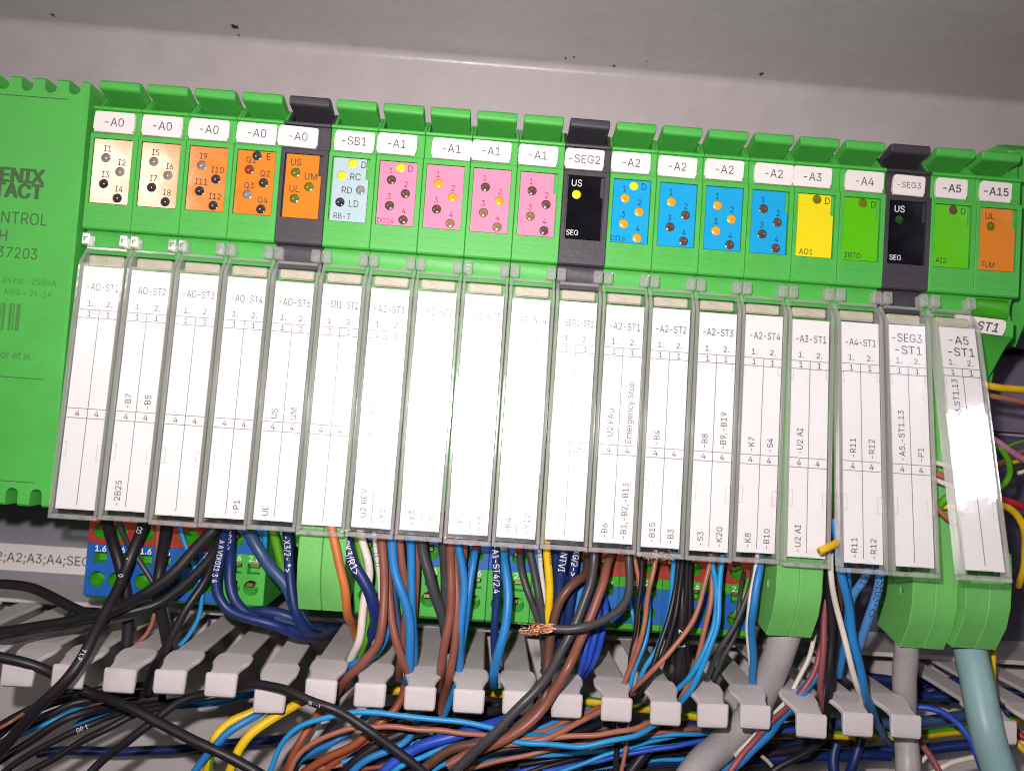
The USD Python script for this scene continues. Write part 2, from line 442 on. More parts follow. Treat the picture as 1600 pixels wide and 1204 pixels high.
O, B_, P_, Y_, K_ = 'led_orange', 'led_off', 'led_pale', 'led_yellow', 'led_dark'
SPEC = {
    1: ('-A0', -.5, 'green', 'win_orange', 'ink', four(('led_grey', 'led_grey', K_, K_), ('I1', 'I2', 'I3', 'I4')), 'green module tagged -A0 at the far left, its orange window washed pale'),
    2: ('-A0', -.5, 'green', 'win_orange', 'ink', four(('led_grey', 'led_grey', K_, K_), ('I5', 'I6', 'I7', 'I8')), 'green module tagged -A0 with lamps I5 to I8 in an orange window'),
    3: ('-A0', -.8, 'green', 'win_orange', 'ink', four(('led_grey', K_, K_, K_), ('I9', 'I10', 'I11', 'I12')), 'green module tagged -A0 with lamps I9 to I12 in an orange window'),
    4: ('-A0', -.8, 'green', 'win_orange', 'ink', four(('led_red', K_, 'led_grey', K_), ('Q1', 'Q2', 'Q3', 'Q4'), None, (('E', .82, .075, 1.75),)), 'green module tagged -A0 with lamps Q1 to Q4 and E in an orange window'),
    5: ('-A0', -2.4, 'anthracite', 'win_orange', 'ink', ([(.30, .29, 'led_olive'), (.68, .50, 'led_olive'), (.32, .70, 'led_olive')], [('US', .29, .125, 1.75), ('UM', .71, .335, 1.75), ('UL', .30, .545, 1.75)]), 'dark grey power module tagged -A0 with an orange window'),
    6: ('-SB1', 0, 'green', 'win_cyan', 'ink', ([(.53, .08, Y_), (.27, .28, Y_), (.79, .49, 'led_grey'), (.27, .70, 'led_dark')], [('D', .83, .09, 1.75), ('RC', .63, .285, 1.75), ('RD', .43, .505, 1.75), ('LD', .64, .71, 1.75), ('RB-T', .36, .915, 1.45)]), 'green branch module tagged -SB1 with a pale cyan window'),
    7: ('-A1', -1.2, 'green', 'win_pink', 'red', four((B_, B_, B_, B_), d=Y_, extra=(('DO16', .25, .935, 1.3),)), 'green module tagged -A1 with a pink window marked DO16'),
    8: ('-A1', .8, 'green', 'win_pink', 'red', four((O, O, B_, P_)), 'green module tagged -A1, pink window with lamps 1 and 2 lit orange'),
    9: ('-A1', -1.1, 'green', 'win_pink', 'red', four((B_, O, P_, P_)), 'green module tagged -A1, pink window with only lamp 2 lit orange'),
    10: ('-A1', -1.1, 'green', 'win_pink', 'red', four((B_, B_, P_, B_)), 'green module tagged -A1, pink window with no lamp lit, beside black module -SEG2'),
    11: ('-SEG2', -1.1, 'anthracite', 'black_window', 'white', ([(.27, .29, Y_)], [('US', .26, .11, 1.75), ('SEG', .22, .90, 1.35)]), 'black segment module tagged -SEG2 with one lit yellow lamp'),
    12: ('-A2', -1.1, 'green', 'win_blue', 'navy', four((O, O, O, O), d=Y_, extra=(('DI16', .20, .935, 1.3),)), 'green module tagged -A2, blue window marked DI16 with all lamps lit'),
    13: ('-A2', -1.1, 'green', 'win_blue', 'navy', four((O, B_, B_, B_)), 'green module tagged -A2, blue window with only lamp 1 lit orange'),
    14: ('-A2', -.9, 'green', 'win_blue', 'navy', four((O, O, O, B_)), 'green module tagged -A2, blue window with lamps 1, 2 and 3 lit'),
    15: ('-A2', 0, 'green', 'win_blue', 'navy', four((B_, B_, B_, B_)), 'green module tagged -A2, blue window with no lamp lit'),
    16: ('-A3', -1.9, 'green', 'win_yellow', 'ink', ([(.52, .075, 'led_olive')], [('D', .80, .09, 1.75), ('AO1', .28, .92, 1.45)]), 'green module tagged -A3 with a bright yellow window marked AO1'),
    17: ('-A4', -.2, 'green', 'win_lime', 'ink', ([(.52, .075, 'led_olive')], [('D', .81, .09, 1.75), ('2RTD', .30, .925, 1.45)]), 'green module tagged -A4 with a lime window marked 2RTD'),
    18: ('-SEG3', .4, 'anthracite', 'black_window', 'white', ([(.30, .29, 'led_green')], [('US', .28, .125, 1.75), ('SEG', .22, .905, 1.35)]), 'dark grey segment module tagged -SEG3 with a black window and unlit lamp'),
    19: ('-A5', -.3, 'green', 'win_lime', 'ink', ([(.51, .075, 'led_off')], [('D', .78, .085, 1.75), ('AI2', .22, .895, 1.4)]), 'green module tagged -A5 with a lime window marked AI2'),
    20: ('-A15', -.6, 'green', 'win_orange', 'ink', ([(.31, .29, 'led_olive')], [('UL', .27, .125, 1.7), ('FLM', .27, .91, 1.45)]), 'green module tagged -A15 at the right end with an orange window marked FLM'),
}
INK = {'ink': 'dark_ink', 'red': 'w_red', 'white': 'white_ink', 'navy': 'w_navy'}
M['w_red_ink'] = plastic('maroon_ink', (0.22, 0.02, 0.06), 0.6, 0.05, 0.0)
INK['red'] = 'w_red_ink'

house_prof = [(60, 10.0), (8.0, 10.0), (7.0, 8.9), (0.45, 8.6), (0.1, 8.2), (0.2, 7.75), (1.0, 7.6), (1.0, 1.75), (0.25, 1.55), (0.0, 1.2), (0.0, -23.0), (0.35, -23.4), (2.4, -23.5), (2.9, -24.4), (3.2, -26.5), (2.6, -29.3), (60, -29.3)]
tab_prof = [(10.0, 11.0), (9.0, 11.45), (0.9, 12.75), (0.25, 13.0), (0.0, 13.5), (0.0, 14.7), (0.4, 15.3), (1.4, 15.5), (2.6, 15.3), (10.0, 12.9)]
rib_prof = [(9.0, 8.7), (3.2, 8.7), (2.8, 9.2), (6.0, 12.6), (7.0, 13.6), (9.0, 13.6)]

for k in range(1, 21):
    tag, dx, bm, wm, ink, (leds, txts), lab = SPEC[k]
    a = xl(k)
    T = Thing('io_module', lab, 'module', 'input and output modules in a row on the rail', loc=(a + 6.1, 60, -29))
    h = prism(house_prof, a + 0.05, a + 12.15, 0.14)
    wx, wz = u_window(k), 0.0
    h = cut(h, box(wx - .12, wx + WIN_W + .12, -1, 1.15, -WIN_H - .15, .12, 0.01))
    ribs = cat_(prism(rib_prof, a + .05, a + .75, .1), prism(rib_prof, a + 11.45, a + 12.15, .1))
    T.part('housing', cat_(h, ribs), bm)
    T.part('latch_tab', prism(tab_prof, a + .9, a + 11.3, .25), bm, smooth=50)
    # faint mould marks under the window
    for q in range(2):
        T.part('mould_line', box(a + .5, a + 11.7, -.06, .02, -19.2 - 2.3 * q, -19.0 - 2.3 * q, .02), bm, smooth=False)
    # white marker tag with its lower lip
    tw = 10.3 if k < 18 else 8.5
    tx, r_ = wx + dx, rng.uniform(-.01, .01)
    tz0 = 1.75 + rng.uniform(-.12, .12) - (.15 if k > 17 else 0)
    q = random.Random(k)
    outl = [(0, .9), (.25, .75), (.3, .1), (tw - .3, .0), (tw - .25, .7), (tw - .02, .95), (tw + .05, 3.2), (tw + .02, 5.0), (tw - .35, 5.35), (.75, 5.45), (.3, 5.1), (.05, 4.2), (.05, 3.0)]
    outl = [(x + q.uniform(-.06, .06), z + q.uniform(-.05, .05)) for x, z in outl]
    c_, s_ = math.cos(r_), math.sin(r_)
    g = Polygon([(tx + c_ * x - s_ * z, tz0 + s_ * x + c_ * z) for x, z in outl]).buffer(-.12).buffer(.12, quad_segs=3)
    tp = T.part('marker_tag', cat_(plan(g, -.12, .7), plan(g.buffer(-.12), -.28, -.1)), 'white_tag')
    ts = {18: 1.5, 19: 2.0, 20: 2.0}.get(k, 2.15)
    T.part('lettering', text(tag, ts, tx + tw / 2 + (.2 if k < 6 else 0), -.285, tz0 + 2.75, sx=.92 if k < 18 else 1.0, bold=k > 18), 'tag_ink', parent=tp, smooth=False)
    # coloured window with a notch at its upper right on some
    notch = k in (5, 6, 10, 11, 15, 16, 17, 18, 19, 20)
    w_ = WIN_W - (.0 if not notch else .15)
    pw = [(wx, -WIN_H), (wx + w_, -WIN_H)] + ([(wx + w_, -5.4), (wx + w_ - .75, -5.25), (wx + w_ - .75, 0)] if notch else [(wx + w_, 0)]) + [(wx, 0)]
    rcs = wx + .28 if k in (5, 6, 11, 18) else wx
    pw[0] = (rcs, pw[0][1]); pw[-1] = (rcs, pw[-1][1])
    spots = []
    for (u, v_, st) in leds:
        zc = min(max(-v_ * WIN_H, -WIN_H + 1.2), -1.16)
        if k == 4 and st == 'led_red':
            zc = -.30 * WIN_H
        spots.append((wx + u * WIN_W, zc, st))
    if k == 4:
        spots.append((wx + .5 * WIN_W, -1.2, 'led_dark'))
    win = plan(Polygon(pw).buffer(-.04), .32, 1.05)
    win = cut(win, *[disc(x, z, .2, 2.0, 1.22, 24) for x, z, st in spots]) if spots else win
    wp = T.part('indicator_window', win, wm, smooth=20)
    for x, z, st in spots:
        T.part('led', disc(x, z, .62, 1.1, 1.2, 22, .16), st, smooth=40)
    for (s2, u, v_, hh) in txts:
        T.part('lettering', text(s2, hh, wx + u * WIN_W, .31, -v_ * WIN_H, sx=.9), INK[ink], parent=wp, smooth=False)

# end plate to the right of the last module
ep = Thing('end_plate', 'broad green end plate closing the module row on the right', 'end plate', loc=(138, 60, -29))
xr = xl(21)
ep.part('plate_body', prism([(60, 22), (12, 22), (6.5, 18.5), (6.5, -21.5), (10, -27), (14, -46), (20, -60), (60, -60)], xr + .1, xr + 3.0, .4), 'green')
ep.part('foot', prism([(60, 23), (14, 23), (9.5, 20), (9.5, -22), (16, -34), (60, -40)], xr + 3.05, xr + 11, .4), 'green')

# ------------------------------------------------------------------ plugs below the modules
plug_prof = [(4.2, -29.6), (4.2, -34), (7.5, -38), (16.6, -95.5), (17.9, -97.5), (17.9, -120.2), (19.5, -121.2), (60, -121.2), (60, -29.6)]
HOLE = [(3.45, 0), (8.5, 1)]
PLUGLAB = {
    1: ('red and blue terminal plug at the left end beside the white cabinet strip', 'rb'), 2: ('red and blue terminal plug second from the left, half behind black cables', 'rb'), 3: ('red and blue terminal plug crossed by a thin light blue wire', 'rb'),
    4: ('green terminal plug with blue top behind the printed navy sleeves', 'g'), 5: ('short green plug hidden behind the dark blue ribbons', 's'), 7: ('green terminal plug behind the white and printed navy wires', 'g'),
    8: ('green terminal plug behind the two dark grey wires', 'g'), 9: ('green terminal plug behind the pair of brown wires and blue wire', 'g'), 10: ('green terminal plug holding the wire with an orange ferrule', 'g'),
    11: ('terminal plug behind the thick yellow wire and navy sleeves', 'g'), 12: ('red, green and blue terminal plug with copper strands in its upper hole', 'rgb'), 13: ('red, green and blue terminal plug under the flap with burnt fluff', 'rgb'),
    14: ('red, green and blue terminal plug with two light blue wires in front', 'rgb'), 15: ('red, green and blue terminal plug beside the left grey cable', 'rgb'), 17: ('short green plug behind the white and blue wires right of centre', 's')}


def tilted_cyl(x, z, r, y0, depth, tilt=-.35):
    t = trimesh.creation.cylinder(r, depth + 2, sections=20)
    v = t.vertices.copy()
    v = np.column_stack([v[:, 0], v[:, 2] + depth / 2 - 1, v[:, 1]])
    v[:, 2] += v[:, 1] * -tilt
    t.vertices = v + [x, y0, z]
    trimesh.repair.fix_normals(t)
    return t


for k, (lab, kind) in PLUGLAB.items():
    a = xl(k)
    T = Thing('terminal_plug', lab, 'plug', 'terminal plugs under the modules', loc=(a + 6.1, 60, -120))
    pp = plug_prof
    if kind == 's':
        pp = [(4.2, -29.6), (4.2, -34), (10, -38), (24, -95.5), (26, -97.5), (26, -105), (60, -105), (60, -29.6)]
    h = prism(pp, a + .06, a + 12.14, .15)
    if kind == 's':
        T.part('housing', h, 'green_plug'); continue
    tools = []
    zs = (-102.6, -115.6)
    sq = -109.6 if kind != 'g' else -110.3
    for ux, c in HOLE:
        for z in zs:
            tools.append(tilted_cyl(a + ux, z, 2.1, 17.9, 4.0))
        tools.append(box(a + ux - 1.75 + .4, a + ux + 1.75 + .4, 16, 21, sq - 1.5, sq + 1.3, .02))
    T.part('housing', cut(h, *tools), 'hole_green' if kind != 'g' else 'green_plug')

    def band(name, z1, z0, mat):
        p = box(a + .1, a + 12.1, 17.5, 17.86, z0, z1, .08)
        tt = [disc(a + ux, z, 10, 25, 2.12, 24) for ux, c in HOLE for z in zs if z0 - 2.2 < z < z1 + 2.2]
        tt += [box(a + ux - 1.35, a + ux + 2.15, 16, 21, sq - 1.5, sq + 1.3, .02) for ux, c in HOLE if z0 - 2 < sq < z1 + 2]
        T.part(name, cut(p, *tt), mat)
    if kind == 'rb':
        band('red_band', -97.8, -106.0, 'red_p'); band('blue_band', -106.05, -120.2, 'blue_p')
    elif kind == 'rgb':
        band('red_band', -97.8, -105.9, 'red_p'); band('blue_band', -108.7, -118.6, 'blue_p')
    else:
        band('blue_band', -97.8, -106.4, 'blue_p')
    for ux, c in HOLE:
        tz = -107.35 if kind != 'g' else -107.6
        T.part('lettering', text(('1.6', '2.6')[c], 1.55, a + ux + .35, 17.48 if kind == 'rb' else 17.85, tz, bold=kind == 'rb'), 'white_ink', smooth=False)
        if kind != 'rb':
            T.part('contact', box(a + ux - .9, a + ux + 1.7, 18.4, 20, sq + .3, sq + 1.2, .1), 'brass')
            for z in zs:
                T.part('contact', box(a + ux - 1.6, a + ux + .3, 18.8, 21, z + .1, z + 1.3, .15), 'brass')

# shielded plugs: two half shells with a screw hole in the side
for k, yf, dz, lab in ((6, 1.0, 0, 'pale green shell plug between the navy sleeves and the orange wire'), (16, -1.6, 1.5, 'green shell plug with the left grey cable coming out below'), (19, .6, 0, 'green shell plug with the middle grey cable, half under the leaning flap'), (20, -2.2, 1.5, 'green shell plug at the right with the thick teal cable')):
    a = xl(k)
    T = Thing('shell_plug', lab, 'plug', 'green shell plugs', loc=(a + 6.1, 18, -117))
    zb = -117.3 + dz
    pr = [(18, -29.6), (4.4, -29.6), (4.4, -36), (yf + 3, -41), (yf + 1.0, -60), (yf, -94), (yf, zb + 12), (yf + 1.3, zb + 6.5), (yf + 5.1, zb), (17.8, zb + 2.6), (18, zb + 4)]
    if k == 20:
        pr = [(19, -92), (yf + .6, -90), (yf, -94), (yf, zb + 12), (yf + 1.3, zb + 6.5), (yf + 5.1, zb), (17.8, zb + 2.6), (18, zb + 4)]
    l_ = prism(pr, a + .05, a + 6.05, .18)
    hole = trimesh.creation.cylinder(1.0, 5, sections=18)
    hole.vertices = np.column_stack([hole.vertices[:, 2] + a, hole.vertices[:, 0] + yf + 5.5, hole.vertices[:, 1] * 1.25 - 102.5])
    trimesh.repair.fix_normals(hole)
    T.part('left_shell', cut(l_, hole), 'shell')
    T.part('right_shell', prism(pr, a + 6.12, a + 12.15, .3), 'shell')
    T.part('screw', box(a + .5, a + 1.2, yf + 4.85, yf + 6.15, -103.5, -101.5, .3), 'dirt')
# the plug body above the last shell, with its own white tag
a = xl(20)
T = Thing('terminal_plug', 'bare green plug at the right end with a white tag reading ST1', 'plug', 'terminal plugs under the modules', loc=(a + 6.1, 60, -90))
T.part('housing', prism([(3.0, -24.2), (3.6, -26), (2.6, -29), (1.2, -29.4), (1.2, -33.6), (4, -36), (12.5, -46), (13, -91), (60, -91), (60, -24.2)], a + .3, a + 12.1, .25), 'green_plug', smooth=40)
T.part('release_tab', prism([(2.0, -23.9), (.9, -25), (.8, -27.2), (1.6, -28.8), (3.0, -28.9), (3, -23.9)], a + 1.2, a + 10.6, .3), 'hole_green', smooth=50)
ct = at(1535, 509, 0.2)
g = Polygon([(-7.5, -1.9), (5.2, -2.0), (5.6, -1.2), (6.0, .2), (5.9, 1.7), (5.0, 2.2), (-7.5, 2.0)]).buffer(-.15).buffer(.15)
tg = plan(g, -.5, .4)
tg.apply_transform(trimesh.transformations.rotation_matrix(0.06, [0, 1, 0]))
tg.apply_translation([ct[0], ct[1], ct[2]])
tp = T.part('marker_tag', tg, 'white_tag')
v = text('ST1', 2.3, 0, 0, 0, bold=True)
vv = v.vertices.copy(); vv[:, 0] += vv[:, 2] * .25
v.vertices = vv + [ct[0] + 1.2, ct[1] - .52, ct[2] - .1]
v.apply_transform(trimesh.transformations.rotation_matrix(0.06, [0, 1, 0], [ct[0], ct[1], ct[2]]))
T.part('lettering', v, 'tag_ink', parent=tp, smooth=False)

# ------------------------------------------------------------------ hinged clear flaps with printed paper
FLAP = {
    1: (('-AO-ST1',), '', '', '', ''), 2: (('-AO-ST2',), '-B7', '-B5', '-2B25', ''), 3: (('-AO-ST3',), '', '', '', ''), 4: (('-AO-ST4',), '', '', '', '-P1'),
    5: (('-AO-ST5',), 'US', 'UM', 'UL', ''), 6: (('-SB1-ST1',), '', '', '', ''), 7: (('-A1-ST1',), '-U2 VD', '-K2', '-U2 REV', '-Y1'), 8: (('-A1-ST2',), '', '', '-Y3', '-Y1'),
    9: (('-A1-ST3',), '', '', '-Y5', '-Y8'), 10: (('-A1-ST4',), '-K9', '', '-K4', '-Y12'), 11: (('-SEG1-ST1',), '', '', '', ''), 12: (('-A2-ST1',), '-U2 FAU', 'Emergency Stop', '-B6', '-B1,-B2,-B13'),
    13: (('-A2-ST2',), '-B4', '', '-B15', '-B3'), 14: (('-A2-ST3',), '-B8', '-B9,-B19', '-S3', '-K20'), 15: (('-A2-ST4',), '-K7', '-S4', '-K8', '-B10'), 16: (('-A3-ST1',), '-U2 AI', '', '-U2 AI', ''),
    17: (('-A4-ST1',), '-R11', '-R12', '-R11', '-R12'), 18: (('-SEG3', '-ST1'), '-A5.-ST1.13', '-P1', '', ''), 19: (('-A5', '-ST1'), 'SEG3.ST1.13', '', '', '')}
YB = {16: -5.2, 17: -10.0, 18: -11.2, 19: -19.5}
for k in range(1, 20):
    hd, ul, ur, ll, lr = FLAP[k]
    yb = YB.get(k, -3.0 + rng.uniform(-.5, .5))
    yt = {17: -.8, 18: -1.2, 19: -2.2}.get(k, 0.2)
    ang = math.degrees(math.atan2(yt - yb, 67.0))
    name = ''.join(hd)
    more = {19: ', swung out, leaning at the right', 18: ', beside the leaning flap', 1: ', beside the big controller', 17: ', just right of the bare yellow wire end'}.get(k, '')
    T = Thing('label_flap', f'clear hinged flap over white paper headed {name}{more}', 'label flap', 'clear labelling flaps', loc=(xl(k), yt, -27.0), rotx=-ang, rotz=rng.uniform(-1.1, 1.1))
    # own frame: x across, y = depth (towards the viewer negative), z downwards negative from the hinge
    W = 12.05
    L = 68.0 + rng.uniform(-.25, .25)
    front = prism([(0, -5.2), (.45, -5.4), (.45, -L), (0, -L)], 1.02, W - .82, .02)
    slope = prism([(0, -5.2), (.4, -5.3), (1.5, -1.1), (1.1, -1.0)], 1.02, W - .82, .02)
    T.part('clear_front', cat_(front, slope), 'clear' if k != 19 else 'clear_loose', smooth=False)
    side = [(2.6, -.6), (-.15, -4.9), (-.35, -6.0), (-.35, -L - .3), (3.0, -L - .3), (3.2, -6.0), (3.4, -.6)]
    T.part('side_rim', prism(side, .12, 1.0, .2), 'rim', smooth=False)
    T.part('side_rim', prism(side, W - .8, W, .2), 'rim', smooth=False)
    T.part('bottom_rim', box(.12, W, -.35, 2.6, -L - 1.5, -L - .32, .18), 'rim', smooth=False)
    T.part('top_rim', box(1.02, W - .82, 1.3, 2.6, -1.3, -.65, .15), 'rim', smooth=False)
    for x0 in (.1, W - 2.45):
        lug = cut(box(x0, x0 + 2.35, -.2, 2.6, -.55, 2.65, .3), box(x0 + .55, x0 + 1.75, -1.0, .5, .5, 1.6, .02))
        T.part('hinge_lug', lug, 'rim', smooth=False)
    T.part('cream_strip', box(1.6, W - 1.5, 1.6, 2.6, -5.3, -2.7, .35), 'cream')
    pl, pr_ = 1.25 + rng.uniform(-.08, .08), 11.05 + rng.uniform(-.08, .08)
    ptop, pbot = -6.0 + rng.uniform(-.25, .1), -L + .9
    tilt = rng.uniform(-.012, .012)
    pg = [(pl, pbot), (pr_, pbot + tilt * 6), (pr_, ptop + tilt * 6), (pl, ptop)]
    pp = T.part('paper', plan(Polygon(pg), .62, .75), 'paper', smooth=False)
    yp = .605
    ln = []
    mid = (pl + pr_) / 2 + .15 + rng.uniform(-.2, .2)
    z0 = -11.3 + rng.uniform(-.2, .2)
    if len(hd) == 2:
        T.part('lettering', text(hd[0], 2.2, mid, yp, -9.4, sx=min(.98, 8.7 / text2(hd[0], 2.2)[2])), 'ink', parent=pp, smooth=False)
        T.part('lettering', text(hd[1], 2.2, mid + .3, yp, -12.6, sx=.98), 'ink', parent=pp, smooth=False)
    else:
        hh_ = 1.62 if k == 11 else 1.85
        T.part('lettering', text(hd[0], hh_, mid + .15, yp, z0, sx=min(.98, 8.5 / text2(hd[0], hh_)[2])), 'ink', parent=pp, smooth=False)
    c1, c2 = (pl + mid) / 2 + .1, (mid + pr_) / 2
    for s2, x in (('1.', c1), ('2.', c2)):
        T.part('lettering', text(s2, 1.45, x, yp, -15.5), 'ink', parent=pp, smooth=False)
    for s2, zz, x in (('1', -18.15, c1), ('1', -18.15, c2), ('4', -43.4, c1), ('4', -43.4, c2)):
        T.part('lettering', text(s2, 1.45, x, yp, zz), 'ink', parent=pp, smooth=False)
    th = .07
    rules = [box(pl + .1, pr_ - .1, yp - .02, yp + .02, z - th, z + th, .004) for z in (-17.1, -19.2, -42.2, -44.6)]
    rules.append(box(mid - th, mid + th, yp - .021, yp + .021, -L + 2.0, -17.1, .004))
    T.part('ruling', cat_(*rules), 'ink', parent=pp, smooth=False)
    for s2, x, low in ((ul, c1, 0), (ur, c2, 0), (ll, c1, 1), (lr, c2, 1)):
        if s2:
            hh = 1.5
            w = text2(s2, hh)[2]
            zb = (-41.6 if not low else -L + 1.9) + w / 2
            if k == 19:
                zb = -33.0 + w / 2
            T.part('lettering', text(s2, hh, x + .1, yp, zb, up=True), 'ink', parent=pp, smooth=False)
    for (x0, x1, z1, z0_) in ((1.0, 2.35, -50.5, -54.5), (W - 2.2, W - .8, -51.0, -55.0), (1.0, 1.9, -19.5, -22.0), (W - 1.7, W - .8, -19.0, -21.5), (4.6, 8.6, -L + 1.1, -L - .25)):
        ring = cut(box(x0, x1, .46, .6, z0_, z1, .02), box(x0 + .12, x1 - .12, .3, .8, z0_ + .12, z1 - .12, .01))
        T.part('snap_clip', ring, 'clip', smooth=False)
    for x0 in (2.6, 7.8):
        T.part('snap_clip', box(x0, x0 + 1.5, -.5, -.37, -L - 1.3, -L - .5, .05), 'clip', smooth=False)
    if k == 13:
        # grey fluff caught on the lower edge
        q = random.Random(5)
        hair = []
        for i in range(90):
            cx = 5.5 + q.gauss(0, 2.6)
            p0 = np.array([cx, -.6, -L - 1.0 + q.gauss(0, .35)])
            dd = np.array([q.gauss(0, 1), q.uniform(-.5, .2), q.gauss(0, .7)])
            dd *= q.uniform(.5, 1.5) / np.linalg.norm(dd)
            pts = [p0, p0 + dd * .5 + [q.gauss(0, .25), -.1, q.gauss(0, .25)], p0 + dd]
            v, f = [], []
            for i2, pt in enumerate(pts):
                for s3 in range(3):
                    aa = s3 * 2.094
                    v.append(pt + np.array([math.cos(aa) * .04, math.sin(aa) * .04, math.sin(aa + 1) * .04]))
            for i2 in range(2):
                for s3 in range(3):
                    p_, q_ = i2 * 3 + s3, i2 * 3 + (s3 + 1) % 3
                    f += [(p_, q_, q_ + 3), (p_, q_ + 3, p_ + 3)]
            hair.append(trimesh.Trimesh(np.array(v), np.array(f), process=False))
        T.part('fluff', cat_(*hair), 'w_pale', smooth=False)

# ------------------------------------------------------------------ white strip on the plate
lo = at(136, 877, 68)
T = Thing('name_strip', 'white printed strip stuck on the plate left of the red and blue plugs', 'label strip', loc=(-150, 68, -122))
sp = T.part('strip', box(-240, -125, 67.9, 68.15, -126.6, -117.7, .05), 'white_tag')
T.part('lettering', text('SEG1;SEG2;A2;A3;A4;SEG', 3.05, at(141, 880, 67.88)[0], 67.88, -122.1, sx=.98, right=True), 'ink', parent=sp, smooth=False)

# ------------------------------------------------------------------ slotted duct: wall, base and its separate fingers
duct = Thing('wiring_duct', 'grey plastic wiring duct with a row of bent open fingers', 'wiring duct', loc=(0, 68, -131))
duct.part('wall', box(-300, 300, 47.5, 68, -131.6, -130.2, .2), 'duct')
duct.part('base', box(-300, 300, 65.8, 68.1, -262, -131.65, .3), 'duct')
FP = [(47.3, -131.2, 3.5, 1.3), (30, -131.3, 3.5, 1.3), (11.6, -131.4, 3.55, 1.3), (11.0, -131.45, 3.9, 1.3), (10.6, -131.5, 4.4, 1.3), (9.8, -131.65, 4.75, 1.3), (8.0, -131.9, 4.8, 1.3), (6.4, -132.1, 4.65, 1.35), (4.8, -132.35, 4.0, 1.4), (3.0, -132.65, 3.55, 1.5), (1.2, -133.0, 3.45, 1.6), (.5, -133.15, 3.5, 1.6), (.25, -132.95, 3.8, 1.5),
      (-.15, -132.85, 3.95, 1.5), (-.6, -133.15, 3.97, 1.6), (-.8, -134.1, 3.95, 1.7), (-.95, -136.2, 3.92, 1.6), (-1.1, -137.6, 3.9, 1.4), (-.9, -138.4, 3.85, 1.2), (-.3, -138.9, 3.8, 1.0), (.4, -139.1, 3.7, .8)]


def finger(cx, dz, sway, bend):
    P = np.array([(y, z) for y, z, w, t in FP])
    t = np.gradient(P, axis=0); t /= np.linalg.norm(t, axis=1)[:, None]
    nrm = np.column_stack([-t[:, 1], t[:, 0]])
    if nrm[0, 1] < 0:
        nrm = -nrm
    V, F = [], []
    for i, ((y, z, w, th), n) in enumerate(zip(FP, nrm)):
        s = (47.3 - y) / 48.0
        ox = cx + sway * s * s
        oz = dz * s * s
        c = .38
        ring = [(-w, 0 - c), (-w + c, 0), (w - c, 0), (w, -c), (w, -th + c), (w - c, -th), (-w + c, -th), (-w, -th + c)]
        for (xx, o) in ring:
            V.append((ox + xx, y + n[0] * o, z + n[1] * o + oz + bend * s * (xx / 4)))
    K = 8
    for i in range(len(FP) - 1):
        for j in range(K):
            a0, a1, b0, b1 = i * K + j, i * K + (j + 1) % K, (i + 1) * K + j, (i + 1) * K + (j + 1) % K
            F += [(a0, a1, b1), (a0, b1, b0)]
    for base in (0, (len(FP) - 1) * K):
        for j in range(1, K - 1):
            F.append((base, base + j, base + j + 1))
    tt = trimesh.Trimesh(np.array(V), np.array(F), process=False)
    trimesh.repair.fix_normals(tt)
    return tt


SW = {3: (-3.2, 0, 0.15), 14: (0, 0, .1), 15: (-.3, -1.0, .1), 16: (-1.2, 1.2, -.2), 5: (.3, .2, 0)}
for i in list(range(-3, 19)) + [20, 21, 22]:
    dz, sw, be = SW.get(i, (0, 0, 0))
    if i == 5:
        dz, sw, be = -3.2, 0.2, .1
    if i == 3:
        dz, sw, be = 0, 0, .05
    if i == 16:
        dz, sw, be = -1.3, .3, -.15
    if i == 15:
        dz, sw, be = 0, -1.6, .1
    q = random.Random(100 + i)
    duct.part('finger', finger(-3.9 + 12.46 * (i - 9), dz + q.uniform(-.25, .25), sw + q.uniform(-.25, .25), be + q.uniform(-.08, .08)), 'duct', smooth=24)

# ------------------------------------------------------------------ wires
def curve(pts, step=1.3):
    P = np.array([at(*p) for p in pts])
    d = np.concatenate([[0], np.cumsum(np.linalg.norm(np.diff(P, axis=0), axis=1))])
    from scipy.interpolate import PchipInterpolator, CubicSpline
    s = np.linspace(0, d[-1], max(6, int(d[-1] / step)))
    f = CubicSpline(d, P) if len(P) > 3 else PchipInterpolator(d, P)
    C = f(s)
    g = PchipInterpolator(d, P)(s)
    C = C * .6 + g * .4
    qq = np.random.default_rng(int(abs(P[0, 0] * 37 + P[-1, 2] * 91 + P[-1, 0] * 13)))
    u = s / 1.0
    for ax_ in range(3):
        for _ in range(2):
            C[:, ax_] += qq.uniform(.05, .14) * np.sin(2 * math.pi * u / qq.uniform(11, 30) + qq.uniform(0, 6.28))
    return C


def frame(C):
    t = np.gradient(C, axis=0); t /= np.linalg.norm(t, axis=1)[:, None]
    ref = np.array([0, -1.0, 0]) - t * t @ np.array([0, -1.0, 0])[:, None] if False else np.tile([0, -1.0, 0.0], (len(C), 1))
    ref = ref - (ref * t).sum(1)[:, None] * t
    bad = np.linalg.norm(ref, axis=1) < .15
    ref[bad] = np.cross(t[bad], [1.0, 0, 0])
    n = ref / np.linalg.norm(ref, axis=1)[:, None]      # towards the viewer
    b = np.cross(t, n)
    return t, n, b


